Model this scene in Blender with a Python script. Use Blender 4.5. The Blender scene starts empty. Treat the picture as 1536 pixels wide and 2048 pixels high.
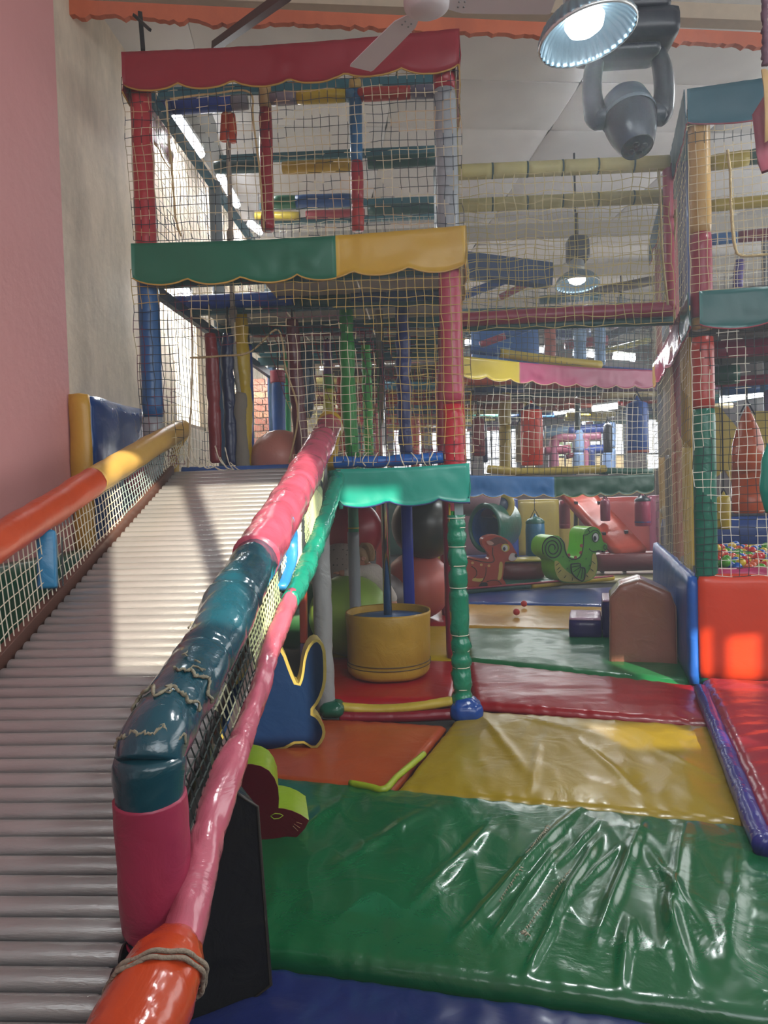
import bpy, bmesh, math, random
import numpy as np
from mathutils import Vector, Matrix, noise
from math import pi, sin, cos, tan, radians as R
random.seed(7)
S = bpy.context.scene
COL = S.collection
# ------------------------------------------------------------------ camera
F = 1450.0
YAW, PITCH, ROLL = R(3.5), R(1.6), 0.03
CAM = Vector((0, 0, 1.6))
fwd = Vector((-sin(YAW)*cos(PITCH), cos(YAW)*cos(PITCH), -sin(PITCH)))
r0 = Vector((cos(YAW), sin(YAW), 0)); u0 = r0.cross(fwd)
cr = r0*cos(ROLL) - u0*sin(ROLL); cu = u0*cos(ROLL) + r0*sin(ROLL)
cd = bpy.data.cameras.new('camera'); cam = bpy.data.objects.new('camera', cd); COL.objects.link(cam)
m = Matrix((cr, cu, -fwd)).transposed().to_4x4(); m.translation = CAM
cam.matrix_world = m
cd.sensor_fit = 'VERTICAL'; cd.sensor_height = 24; cd.lens = F*24/2048; cd.clip_start = .05; cd.clip_end = 200
S.camera = cam
# ------------------------------------------------------------------ light & exposure
S.view_settings.view_transform = 'Standard'; S.view_settings.look = 'None'
S.view_settings.exposure = 0.0; S.view_settings.gamma = 1; S.view_settings.use_curve_mapping = False
S.cycles.adaptive_threshold = .03; S.cycles.max_bounces = 5; S.cycles.diffuse_bounces = 3; S.cycles.glossy_bounces = 3
S.cycles.transmission_bounces = 4; S.cycles.sample_clamp_indirect = 4.0
wd = bpy.data.worlds.new('sky'); S.world = wd; wd.use_nodes = True
wn = wd.node_tree.nodes; wl = wd.node_tree.links
wn['Background'].inputs[0].default_value = (.72, .85, 1, 1); wn['Background'].inputs[1].default_value = 2.2
SUND = Vector((-0.36, 0.80, -0.42)).normalized()
def lamp(name, kind, loc, energy, color=(1, 1, 1), aim=None, size=None, size_y=None, parent=None, **k):
    ld = bpy.data.lights.new(name, kind); ld.energy = energy; ld.color = color
    if size is not None:
        if kind == 'AREA':
            ld.size = size
            if size_y: ld.shape = 'RECTANGLE'; ld.size_y = size_y
        elif kind == 'POINT' or kind == 'SPOT': ld.shadow_soft_size = size
    for a, b in k.items(): setattr(ld, a, b)
    o = bpy.data.objects.new(name, ld); COL.objects.link(o); o.location = loc
    if aim is not None: o.rotation_euler = (Vector(aim)).to_track_quat('-Z', 'Y').to_euler()
    if parent: o.parent = parent
    return o
lamp('sun', 'SUN', (1, -6, 8), 11.0, (1, .90, .72), aim=SUND, angle=R(.5))
# area lamps inside the room, added in place of daylight from three sides
lamp('rear_sky_fill', 'AREA', (3.0, -1.75, 3.6), 235, (.93, .97, 1), aim=(-.1, 1, -.25), size=8, size_y=2.6)  # added sky light, far wider than the openings in the rear wall
lamp('right_side_fill', 'AREA', (8.2, 7, 3.4), 330, (.95, .98, 1), aim=(-1, 0, -.12), size=11, size_y=2.6)  # added side fill; the right-hand wall has no window
lamp('far_window_daylight', 'AREA', (2.0, 18.5, 2.65), 170, (.95, .98, 1), aim=(0, -1, -.05), size=7.5, size_y=1.4)
# ------------------------------------------------------------------ projection helpers (a pixel of the photograph to a real place)
def ray(px, py):
    return fwd + cr*((px-768)/F) + cu*(-(py-1024)/F)
def W(px, py, Y):
    d = ray(px, py); return CAM + d*(Y/d.y)
def Wz(px, py, z=0.0):
    d = ray(px, py); return CAM + d*((z-1.6)/d.z)
def Wpl(px, py, p, n):
    d = ray(px, py); return CAM + d*((p-CAM).dot(n)/d.dot(n))
BA = R(12.7)
BX = Vector((cos(BA), -sin(BA), 0)); BY = Vector((sin(BA), cos(BA), 0))
# ------------------------------------------------------------------ materials
MATS = {}
def lin(h):
    h = h.lstrip('#'); c = [int(h[i:i+2], 16)/255 for i in (0, 2, 4)]
    return tuple(((x/12.92) if x <= .04045 else ((x+.055)/1.055)**2.4) for x in c) + (1,)
def newmat(name):
    m = bpy.data.materials.new(name); m.use_nodes = True
    return m, m.node_tree.nodes, m.node_tree.links, m.node_tree.nodes['Principled BSDF']
def coords(n, l, scale=(1, 1, 1), kind='Object'):
    t = n.new('ShaderNodeTexCoord'); mp = n.new('ShaderNodeMapping'); mp.inputs['Scale'].default_value = scale
    l.new(t.outputs[kind], mp.inputs['Vector']); return mp.outputs[0]
def pvc(hexc, rough=.3, bump=.35, scale=5, var=.12, name='vinyl', stretch=(1, 1, 1), metal=0, coat=0):
    key = (hexc, rough, bump, scale, var, name, stretch, metal, coat)
    if key in MATS: return MATS[key]
    m, n, l, b = newmat(name)
    v = coords(n, l, stretch)
    ns = n.new('ShaderNodeTexNoise'); ns.inputs['Scale'].default_value = scale; ns.inputs['Detail'].default_value = 5
    ns.inputs['Distortion'].default_value = .8
    l.new(v, ns.inputs['Vector'])
    ns2 = n.new('ShaderNodeTexNoise'); ns2.inputs['Scale'].default_value = 2.3; ns2.inputs['Detail'].default_value = 3
    l.new(v, ns2.inputs['Vector'])
    mr = n.new('ShaderNodeMapRange'); mr.inputs[1].default_value = .3; mr.inputs[2].default_value = .7
    mr.inputs[3].default_value = 1-var; mr.inputs[4].default_value = 1+var
    l.new(ns2.outputs[0], mr.inputs[0])
    mx = n.new('ShaderNodeMix'); mx.data_type = 'RGBA'; mx.blend_type = 'MULTIPLY'; mx.inputs[0].default_value = 1
    mx.inputs[6].default_value = lin(hexc)
    l.new(mr.outputs[0], mx.inputs[7]); l.new(mx.outputs[2], b.inputs['Base Color'])
    b.inputs['Roughness'].default_value = rough; b.inputs['Metallic'].default_value = metal
    if coat: b.inputs['Coat Weight'].default_value = coat; b.inputs['Coat Roughness'].default_value = .12
    bp = n.new('ShaderNodeBump'); bp.inputs['Strength'].default_value = bump; bp.inputs['Distance'].default_value = .03
    l.new(ns.outputs[0], bp.inputs['Height']); l.new(bp.outputs[0], b.inputs['Normal'])
    MATS[key] = m; return m
def plain(hexc, rough=.6, metal=0, name='paint'):
    key = ('plain', hexc, rough, metal, name)
    if key in MATS: return MATS[key]
    m, n, l, b = newmat(name)
    ns = n.new('ShaderNodeTexNoise'); ns.inputs['Scale'].default_value = 14; ns.inputs['Detail'].default_value = 4
    l.new(coords(n, l), ns.inputs['Vector'])
    mr = n.new('ShaderNodeMapRange'); mr.inputs[3].default_value = .86; mr.inputs[4].default_value = 1.12
    l.new(ns.outputs[0], mr.inputs[0])
    mx = n.new('ShaderNodeMix'); mx.data_type = 'RGBA'; mx.blend_type = 'MULTIPLY'; mx.inputs[0].default_value = 1
    mx.inputs[6].default_value = lin(hexc); l.new(mr.outputs[0], mx.inputs[7]); l.new(mx.outputs[2], b.inputs['Base Color'])
    b.inputs['Roughness'].default_value = rough; b.inputs['Metallic'].default_value = metal
    MATS[key] = m; return m
def emit(hexc, strength, name='glowing_tube'):
    key = ('emit', hexc, strength)
    if key in MATS: return MATS[key]
    m, n, l, b = newmat(name)
    b.inputs['Base Color'].default_value = lin(hexc); b.inputs['Emission Color'].default_value = lin(hexc)
    b.inputs['Emission Strength'].default_value = strength
    MATS[key] = m; return m
def netmat(cols, scale=1.1, name='net_cord'):
    key = ('net', tuple(cols), scale)
    if key in MATS: return MATS[key]
    m, n, l, b = newmat(name)
    ns = n.new('ShaderNodeTexNoise'); ns.inputs['Scale'].default_value = scale; ns.inputs['Detail'].default_value = 0
    l.new(coords(n, l), ns.inputs['Vector'])
    cr_ = n.new('ShaderNodeValToRGB'); cr_.color_ramp.interpolation = 'CONSTANT'
    e = cr_.color_ramp.elements
    k = len(cols); e[0].position = 0; e[0].color = lin(cols[0]); e[1].position = .35+.3/k; e[1].color = lin(cols[min(1, k-1)])
    for i in range(2, k):
        q = e.new(.35+.3*i/k); q.color = lin(cols[i])
    l.new(ns.outputs[0], cr_.inputs[0]); l.new(cr_.outputs[0], b.inputs['Base Color'])
    b.inputs['Roughness'].default_value = .75
    MATS[key] = m; return m
STEEL = plain('8d8f90', .35, .9, 'galvanised_steel')
CHROME = plain('c9c9c6', .12, 1, 'chrome')
DARK = plain('1c1c1e', .5, 0, 'dark_metal')
# ------------------------------------------------------------------ object helpers
def thing(name, label, cat, loc=(0, 0, 0), group=None):
    o = bpy.data.objects.new(name, None); COL.objects.link(o); o.location = loc
    o['label'] = label; o['category'] = cat
    if group: o['group'] = group
    return o
def tag(o, label, cat, group=None):
    o['label'] = label; o['category'] = cat
    if group: o['group'] = group
    return o
class MB:
    def __init__(s): s.v = []; s.f = []
    def add(s, vs, fs):
        b = len(s.v); s.v.extend([tuple(v) for v in vs]); s.f.extend([tuple(i+b for i in f) for f in fs]); return s
    def obj(s, name, mat, parent=None, smooth=True, bevel=0, auto=None):
        me = bpy.data.meshes.new(name); me.from_pydata(s.v, [], s.f); me.update()
        if mat: me.materials.append(mat)
        o = bpy.data.objects.new(name, me); COL.objects.link(o)
        if parent is not None:
            o.parent = parent; o.matrix_parent_inverse = Matrix.Translation(-parent.location)
        if smooth: me.polygons.foreach_set('use_smooth', [True]*len(me.polygons))
        if auto:
            try: me.set_sharp_from_angle(angle=R(auto))
            except Exception: pass
        if bevel:
            bm = o.modifiers.new('b', 'BEVEL'); bm.width = bevel; bm.segments = 3; bm.limit_method = 'ANGLE'
        return o
def box(c, sx, sy, sz, ax=None, mb=None):
    mb = mb or MB(); c = Vector(c)
    X, Y, Z = ax or (Vector((1, 0, 0)), Vector((0, 1, 0)), Vector((0, 0, 1)))
    vs = [c + X*(i*sx/2) + Y*(j*sy/2) + Z*(k*sz/2) for i in (-1, 1) for j in (-1, 1) for k in (-1, 1)]
    return mb.add(vs, [(0, 1, 3, 2), (4, 6, 7, 5), (0, 4, 5, 1), (2, 3, 7, 6), (0, 2, 6, 4), (1, 5, 7, 3)])
def bar(a, b, w, h, mb=None, up=Vector((0, 0, 1))):
    a, b = Vector(a), Vector(b); d = (b-a); L = d.length; d.normalize()
    s = d.cross(up)
    if s.length < .01: s = d.cross(Vector((0, 1, 0)))
    s.normalize(); t = s.cross(d)
    return box((a+b)/2, L, w, h, (d, s, t), mb)
def nz(p, s=1.0): return noise.noise(Vector(p)*s)
def tube(path, rad, n=14, mb=None, wob=0.0, wsc=9, caps=True, ties=(), tied=.8, seed=0, sub=None, flat=1.0, upv=None):
    """swept tube with radius list, wrinkle noise and tie points (fractions)"""
    mb = mb or MB(); P = [Vector(p) for p in path]
    if not hasattr(rad, '__len__'): rad = [rad]*len(P)
    if sub:
        L = [0]
        for a, b in zip(P, P[1:]): L.append(L[-1]+(b-a).length)
        Q = []; q = []
        for i in range(sub+1):
            t = L[-1]*i/sub; k = 0
            while k < len(P)-2 and L[k+1] < t: k += 1
            f = (t-L[k])/max(1e-9, L[k+1]-L[k])
            # catmull-rom
            p0 = P[max(0, k-1)]; p1 = P[k]; p2 = P[k+1]; p3 = P[min(len(P)-1, k+2)]
            if len(P) > 2:
                c = .5*((2*p1)+(p2-p0)*f+(2*p0-5*p1+4*p2-p3)*f*f+(3*p1-p0-3*p2+p3)*f**3)
            else: c = p1.lerp(p2, f)
            Q.append(c); q.append(rad[k]*(1-f)+rad[k+1]*f)
        P, rad = Q, q
    m_ = len(P); d0 = (P[1]-P[0]).normalized()
    ref = Vector((0, 0, 1)) if abs(d0.z) < .9 else Vector((0, 1, 0))
    s = d0.cross(ref).normalized(); vs = []
    for i, p in enumerate(P):
        d = (P[min(i+1, m_-1)]-P[max(i-1, 0)]).normalized()
        s = (s - d*s.dot(d)).normalized(); t = d.cross(s)
        fr = i/(m_-1); rr = rad[i]
        for ti in ties:
            rr *= 1-(1-tied)*math.exp(-((fr-ti)*(m_-1)/1.0)**2)
        for k in range(n):
            a = 2*pi*k/n; q = rr
            if wob:
                q += wob*nz((p.x*wsc+cos(a)*1.3+seed, p.y*wsc+sin(a)*1.3, p.z*wsc)) + wob*.5*nz((p.x*wsc*3+cos(a)*2+seed, p.y*wsc*3+sin(a)*2, p.z*wsc*3))
            vs.append(p + s*(cos(a)*q) + t*(sin(a)*q*flat))
    fs = [(i*n+k, i*n+(k+1) % n, (i+1)*n+(k+1) % n, (i+1)*n+k) for i in range(m_-1) for k in range(n)]
    if caps:
        fs.append(tuple(range(n))[::-1]); fs.append(tuple((m_-1)*n+k for k in range(n)))
    return mb.add(vs, fs)
def lathe(prof, c, n=32, mb=None, ax=None, wob=0):
    mb = mb or MB(); c = Vector(c); X, Y, Z = ax or (Vector((1, 0, 0)), Vector((0, 1, 0)), Vector((0, 0, 1)))
    vs = []
    for (r, z) in prof:
        for k in range(n):
            a = 2*pi*k/n; q = r*(1+wob*nz((cos(a)*1.5, sin(a)*1.5, z*6)))
            vs.append(c + X*(cos(a)*q) + Y*(sin(a)*q) + Z*z)
    fs = [(i*n+k, i*n+(k+1) % n, (i+1)*n+(k+1) % n, (i+1)*n+k) for i in range(len(prof)-1) for k in range(n)]
    return mb.add(vs, fs)
def pad(c, sx, sy, sz, ax=None, N=10, puff=.012, wr=.006, edge=.02, wsc=5, shear=None):
    """upholstered block: subdivided rounded box with bulging faces and small creases"""
    c = Vector(c); X, Y, Z = ax or (Vector((1, 0, 0)), Vector((0, 1, 0)), Vector((0, 0, 1)))
    S_ = (sx, sy, sz); A = (X, Y, Z); vid = {}; mb = MB(); vs = []; fs = []
    mxs = max(S_); D = [max(2, int(round(N*s/mxs))) for s in S_]
    def vert(i):
        if i in vid: return vid[i]
        p = [(-.5+i[a]/D[a])*S_[a] for a in range(3)]
        q = []
        for a in range(3):
            h = S_[a]/2; e = min(edge, h*.9); q.append(max(-(h-e), min(h-e, p[a])))
        d = [p[a]-q[a] for a in range(3)]; L = math.sqrt(sum(x*x for x in d)); e = edge
        if L > 0: p = [q[a]+d[a]/L*min(e, min(S_)/2*.9) for a in range(3)]
        w = Vector((0, 0, 0)); o_ = c + X*p[0]+Y*p[1]+Z*p[2]
        for a in range(3):
            if i[a] in (0, D[a]):
                sgn = -1 if i[a] == 0 else 1
                b, g = [x for x in range(3) if x != a]
                f = (sin(pi*i[b]/D[b])*sin(pi*i[g]/D[g]))
                w += A[a]*sgn*(puff*f**.6 if f > 0 else 0)
                w += A[a]*sgn*wr*nz((o_.x*wsc, o_.y*wsc, o_.z*wsc+3))
        o_ = o_ + w
        if shear: o_ = shear(o_, i, D)
        vid[i] = len(vs); vs.append(o_); return vid[i]
    for a in range(3):
        b, g = [(1, 2), (2, 0), (0, 1)][a]
        for s in (0, D[a]):
            for i in range(D[b]):
                for j in range(D[g]):
                    def K(x, y):
                        t = [0, 0, 0]; t[a] = s; t[b] = x; t[g] = y; return vert(tuple(t))
                    f = (K(i, j), K(i+1, j), K(i+1, j+1), K(i, j+1))
                    fs.append(f if s else f[::-1])
    return mb.add(vs, fs)
def extrude(poly, O, X, Y, T, inset=.0):
    """closed outline poly (2d) in frame O,X,Y, thick T (vector). Returns face mesh (front+back) and rim mesh."""
    n = len(poly); fr = [O + X*p[0]+Y*p[1] for p in poly]; bk = [p+T for p in fr]
    rim = MB(); rim.add(fr+bk, [(i, (i+1) % n, (i+1) % n+n, i+n) for i in range(n)]+[tuple(range(n, 2*n))[::-1]])
    off = T.normalized()*.004
    fc = MB();     # close slim edge so the faces have depth
    fc.add([p-off for p in fr]+fr, [(i, (i+1) % n, (i+1) % n+n, i+n) for i in range(n)]+[tuple(range(n))])
    return fc, rim
def smoothpoly(pts, it=2):
    for _ in range(it):
        q = []
        for i in range(len(pts)):
            a = pts[i]; b = pts[(i+1) % len(pts)]
            q.append((a[0]*.75+b[0]*.25, a[1]*.75+b[1]*.25)); q.append((a[0]*.25+b[0]*.75, a[1]*.25+b[1]*.75))
        pts = q
    return pts
def net(parent, A, B, C_, D, cell=.062, r=.0026, mat=None, jit=.16, sag=.0, hole=None, name='net', seed=0, nrm=None, wave=.010):
    """knotted rope net over the quad A (top left) B (top right) C (bottom right) D (bottom left)"""
    A, B, C_, D = map(Vector, (A, B, C_, D)); rnd = random.Random(seed+11)
    nu = max(2, int(((B-A).length+(C_-D).length)/2/cell)); nv = max(2, int(((D-A).length+(C_-B).length)/2/cell))
    N = (B-A).cross(D-A).normalized()
    g = [[None]*(nv+1) for _ in range(nu+1)]
    for i in range(nu+1):
        for j in range(nv+1):
            u, v = i/nu, j/nv
            p = (A*(1-u)+B*u)*(1-v)+(D*(1-u)+C_*u)*v
            e = cell*jit
            p = p + (B-A).normalized()*(e*1.6*nz((i*.35+seed, j*.35, 1))+rnd.uniform(-e, e)*.16) + (D-A).normalized()*(e*1.6*nz((i*.35, j*.35+seed, 7))+rnd.uniform(-e, e)*.16)
            p = p + N*(wave*nz((i*.17+seed, j*.17, 3)) + sag*sin(pi*u)*sin(pi*v))
            g[i][j] = p
    mb = MB(); ok = (lambda u, v: True) if hole is None else (lambda u, v: not hole(u, v))
    segs = []
    for i in range(nu+1):
        for j in range(nv+1):
            if not ok(i/nu, j/nv): continue
            if i < nu and ok((i+1)/nu, j/nv): segs.append((g[i][j], g[i+1][j]))
            if j < nv and ok(i/nu, (j+1)/nv): segs.append((g[i][j], g[i][j+1]))
    vs = []; fs = []
    for a, b in segs:
        d = (b-a); L = d.length
        if L < 1e-5: continue
        d /= L; s = d.cross(N).normalized(); k = len(vs)
        o3 = (N*r, -N*(r*.5)+s*(r*.87), -N*(r*.5)-s*(r*.87))
        vs.extend([a+o for o in o3]); vs.extend([b+o for o in o3])
        fs.extend([(k, k+1, k+4, k+3), (k+1, k+2, k+5, k+4), (k+2, k, k+3, k+5)])
    mb.add(vs, fs)
    return mb.obj(name, mat, parent, smooth=False)
def valance(parent, a, b, h, cuts, nsc, trim='c9a24c', slope=Vector((0, 0, 0)), rough=.35, thick=.006, sc=.035, grom=4, wob=.012):
    """hanging scalloped strip from a to b; cuts = [(fraction_end, colour)]"""
    a, b = Vector(a), Vector(b); d = (b-a); L = d.length; u = d.normalized(); N = u.cross(Vector((0, 0, 1))).normalized()
    NU = max(24, int(L/.03)); NV = 8; prev = 0
    part = None
    def pt(f, v, off):
        ph = (f*nsc) % 1; s = sc*(1-(sin(pi*ph))**.7)
        hh = h - s + .012*nz((f*5, 2.2, L))
        p = a.lerp(b, f) - Vector((0, 0, 1))*(hh*v) + slope*v
        return p + N*(wob*nz((f*L*3.5, v*2, h*9))*v*2 + .006*nz((f*L*14, v*3, 1)) + off) - Vector((0, 0, .02*sin(pi*f)*L/2))
    root = None
    for fe, colr in cuts:
        n0 = int(prev*NU); n1 = int(fe*NU); mb = MB(); vs = []; W_ = n1-n0+1
        for off in (-thick/2, thick/2):
            for i in range(n0, n1+1):
                for j in range(NV+1): vs.append(pt(i/NU, j/NV, off))
        fs = []; Q = W_*(NV+1)
        for i in range(W_-1):
            for j in range(NV):
                k = i*(NV+1)+j; fs.append((k, k+1, k+NV+2, k+NV+1)); fs.append((Q+k, Q+k+NV+1, Q+k+NV+2, Q+k+1))
            for j in (0, NV):
                k = i*(NV+1)+j; fs.append((k, k+NV+1, Q+k+NV+1, Q+k))
        for j in range(NV):
            for i in (0, W_-1):
                k = i*(NV+1)+j; fs.append((k, k+1, Q+k+1, Q+k))
        mb.add(vs, fs); o = mb.obj('valance', pvc(colr, rough, .2, 3, .06), parent)
        tr = tube([pt(i/NU, 1, 0) for i in range(n0, n1+1)], .006, 6)
        tr.obj('piping', pvc(trim, .5, .1), o)
        prev = fe; root = o
    for i in range(grom):
        f = (i+.5)/grom
        p = pt(f, .08, -.006); lathe([(0, -.004), (.010, -.004), (.013, 0), (.010, .002)], p, 10, ax=(u, Vector((0, 0, 1)), N)).obj('grommet', STEEL, parent)
def post(parent, a, b, r, cols, name='post', wob=.002, n=14, core=True, rough=.3):
    """steel pole with coloured foam sleeves; cols = [(fraction_end, colour)] measured from a"""
    a, b = Vector(a), Vector(b); L = (b-a).length; prev = 0
    if core: p = tube([a, b], r*.45, 8).obj(name, STEEL, parent)
    else: p = parent
    for k, (fe, c) in enumerate(cols):
        q0 = a.lerp(b, prev+.002/L); q1 = a.lerp(b, fe-.002/L); ns = max(3, int((fe-prev)*L/.07))
        P = [q0.lerp(q1, i/ns) for i in range(ns+1)]; rr = [r]*(ns+1); rr[0] = r*.93; rr[-1] = r*.93
        tube(P, rr, n, wob=wob, wsc=6, seed=k*3.1).obj('foam_sleeve', pvc(c, rough, .25, 7, .06), p)
        prev = fe
    return p
def ball(name, c, r, mat, label, cat='ball', group=None, ring=True, seg=32):
    c = Vector(c); t = MB(); N = seg; M = seg//2; prof = []
    for i in range(M+1):
        a = -pi/2+pi*i/M; q = 1+(.006*cos(a*40) if ring and abs(a) > .7 and abs(a) < 1.45 else 0)
        prof.append((max(1e-4, r*cos(a)*q), r*sin(a)))
    tilt = Matrix.Rotation(random.uniform(-.8, .8), 3, 'Y') @ Matrix.Rotation(random.uniform(.3, 1.2), 3, 'X')
    lathe(prof, Vector((0, 0, 0)), N, t, ax=(tilt.col[0], tilt.col[1], tilt.col[2]))
    o = t.obj(name, mat); o.location = c; return tag(o, label, cat, group)
# ================================================================== THE SETTING
def struct(o): o['kind'] = 'structure'; return o
H = 5.45; XL = -2.5; XR = 8.4; YB = 19.0; YR = -1.7
def wallmat(name, c1, c2, dirty, split=None, rough=.75):
    m, n, l, b = newmat(name)
    t = n.new('ShaderNodeTexCoord')
    ns = n.new('ShaderNodeTexNoise'); ns.inputs['Scale'].default_value = 1.4; ns.inputs['Detail'].default_value = 8; ns.inputs['Roughness'].default_value = .7
    mp = n.new('ShaderNodeMapping'); mp.inputs['Scale'].default_value = (1, 1, .45)
    l.new(t.outputs['Object'], mp.inputs[0]); l.new(mp.outputs[0], ns.inputs[0])
    rp = n.new('ShaderNodeValToRGB'); rp.color_ramp.elements[0].position = .42; rp.color_ramp.elements[1].position = .66
    rp.color_ramp.elements[0].color = (0, 0, 0, 1); rp.color_ramp.elements[1].color = (1, 1, 1, 1)
    l.new(ns.outputs[0], rp.inputs[0])
    base = n.new('ShaderNodeMix'); base.data_type = 'RGBA'; base.inputs[6].default_value = lin(c1); base.inputs[7].default_value = lin(c2)
    if split:
        sx = n.new('ShaderNodeSeparateXYZ'); l.new(t.outputs['Object'], sx.inputs[0])
        g = n.new('ShaderNodeMath'); g.operation = 'GREATER_THAN'; g.inputs[1].default_value = split
        l.new(sx.outputs[1], g.inputs[0]); l.new(g.outputs[0], base.inputs[0])
    else: base.inputs[0].default_value = 0
    mx = n.new('ShaderNodeMix'); mx.data_type = 'RGBA'; mx.inputs[7].default_value = lin(dirty)
    ml = n.new('ShaderNodeMath'); ml.operation = 'MULTIPLY'; ml.inputs[1].default_value = .5
    l.new(rp.outputs[0], ml.inputs[0])
    if split:
        m2 = n.new('ShaderNodeMath'); m2.operation = 'MULTIPLY'; ad = n.new('ShaderNodeMath'); ad.operation = 'MULTIPLY_ADD'
        ad.inputs[1].default_value = .95; ad.inputs[2].default_value = .12
        l.new(g.outputs[0], ad.inputs[0]); l.new(ml.outputs[0], m2.inputs[0]); l.new(ad.outputs[0], m2.inputs[1]); fac = m2
    else: fac = ml
    l.new(fac.outputs[0], mx.inputs[0]); l.new(base.outputs[2], mx.inputs[6])
    l.new(mx.outputs[2], b.inputs['Base Color']); b.inputs['Roughness'].default_value = rough
    bp = n.new('ShaderNodeBump'); bp.inputs['Strength'].default_value = .25; bp.inputs['Distance'].default_value = .02
    n3 = n.new('ShaderNodeTexNoise'); n3.inputs['Scale'].default_value = 9; n3.inputs['Detail'].default_value = 6
    l.new(t.outputs['Object'], n3.inputs[0]); l.new(n3.outputs[0], bp.inputs['Height']); l.new(bp.outputs[0], b.inputs['Normal'])
    return m
PINKWALL = wallmat('painted_plaster', 'dfa09f', 'ead9c2', '8a8070', split=4.99)
CREAM = wallmat('cream_plaster', 'e0d8ca', 'e0d8ca', 'a8a090')
def wall_with_holes(name, axis, pos, lo, hi, z0, z1, holes, mat, thick=.16, out=1):
    """wall in plane axis=pos from lo..hi, with rectangular openings (a0,a1,z0,z1) sorted along the axis"""
    mb = MB()
    def blk(a0, a1, c0, c1):
        if a1-a0 < 1e-4 or c1-c0 < 1e-4: return
        p = pos+out*thick/2
        if axis == 'x': box((p, (a0+a1)/2, (c0+c1)/2), thick, a1-a0, c1-c0, mb=mb)
        else: box(((a0+a1)/2, p, (c0+c1)/2), a1-a0, thick, c1-c0, mb=mb)
    a = lo
    for (h0, h1, c0, c1) in holes:
        blk(a, h0, z0, z1); blk(h0, h1, z0, c0); blk(h0, h1, c1, z1); a = h1
    blk(a, hi, z0, z1)
    return struct(mb.obj(name, mat, smooth=False))
lw = (7.2, 8.25, 2.35, 3.6)
wall_with_holes('wall_left', 'x', XL, YR, YB, -.06, H+.4, [lw, (12, 13.6, 2.0, 3.4)], PINKWALL, out=-1)
rear_holes = [(.95, 1.5, 3.5, 5.35), (1.56, 2.25, 3.5, 5.35), (2.6, 3.05, 5.1, 5.42), (4.08, 4.74, 3.42, 3.74), (5.42, 5.76, 3.95, 4.66), (5.80, 6.06, 3.95, 4.58)]  # unseen openings placed and sized so sun patches land on slide, mats and pad
wall_with_holes('wall_rear', 'y', YR-.4, XL, XR, -.06, H+.4, rear_holes, CREAM, out=-1)
back_holes = [(-.9, -.1, 1.95, 3.3), (.1, .7, 1.95, 3.3), (.85, 1.17, 1.95, 3.3), (1.44, 1.93, 1.95, 3.3), (2.02, 2.36, 1.95, 3.3), (3.34, 3.8, 1.95, 3.3), (3.88, 5.1, 1.95, 3.3), (5.6, 6.8, 1.95, 3.3)]
BROWN = wallmat('brown_plaster', '6b4c3c', '6b4c3c', '403028')
wall_with_holes('wall_back', 'y', YB, XL, XR, -.06, H+.4, back_holes, BROWN, out=1)
struct(box((XR+.08, (YR+YB)/2, H/2), .16, YB-YR+.9, H+.9).obj('wall_right', CREAM, smooth=False))
struct(box(((XL+XR)/2, (YR+YB)/2, -.11), XR-XL+.4, YB-YR+1, .1).obj('floor', plain('3d3a38', .8, 0, 'concrete'), smooth=False))
# window frames and panes (backlit by daylight)
SKYPANE = emit('f4f8ff', 1.9, 'daylit_pane'); GREENPANE = None
def foliage_pane():
    m, n, l, b = newmat('garden_behind_glass')
    ns = n.new('ShaderNodeTexNoise'); ns.inputs['Scale'].default_value = 7; ns.inputs['Detail'].default_value = 6
    l.new(coords(n, l), ns.inputs[0])
    rp = n.new('ShaderNodeValToRGB'); e = rp.color_ramp.elements
    e[0].position = .42; e[0].color = lin('6f9a3c'); e[1].position = .58; e[1].color = lin('f3f7e6')
    l.new(ns.outputs[0], rp.inputs[0]); l.new(rp.outputs[0], b.inputs['Emission Color']); b.inputs['Emission Strength'].default_value = 1.3
    return m
FOL = foliage_pane(); CREAMPANE = emit('e8cf9a', 1.1, 'sunlit_wall_behind_glass')
k = 0
for i, (a0, a1, c0, c1) in enumerate(back_holes):
    k += 1
    fr = MB(); y = YB+.05
    for x in (a0+.02, a1-.02, (a0+a1)/2): box((x, y, (c0+c1)/2), .04, .05, c1-c0, mb=fr)
    for z in (c0+.02, c1-.02, c0+.42): box(((a0+a1)/2, y, z), a1-a0, .045, .04, mb=fr)
    f = struct(fr.obj('window_%d' % k, plain('55585a', .5), smooth=False))
    box(((a0+a1)/2, YB+.10, (c0+.42+c1)/2), a1-a0, .01, c1-c0-.42).obj('pane', FOL if i == 5 else SKYPANE, f, smooth=False)
    box(((a0+a1)/2, YB+.10, c0+.21), a1-a0, .01, .42).obj('pane', CREAMPANE if i in (5, 6) else SKYPANE, f, smooth=False)
for (a0, a1, c0, c1) in (lw, (12, 13.6, 2.0, 3.4)):
    k += 1; fr = MB(); x = XL-.06
    for y in (a0+.02, a1-.02): box((x, y, (c0+c1)/2), .05, .05, c1-c0, mb=fr)
    for z in (c0+.02, c1-.02): box((x, (a0+a1)/2, z), .05, a1-a0, .05, mb=fr)
    f = struct(fr.obj('window_%d' % k, plain('8a7a68', .5), smooth=False))
    box((XL-.11, (a0+a1)/2, (c0+c1)/2), .01, a1-a0, c1-c0).obj('pane', emit('fdf6e4', 1.8, 'daylit_pane_warm'), f, smooth=False)
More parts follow.
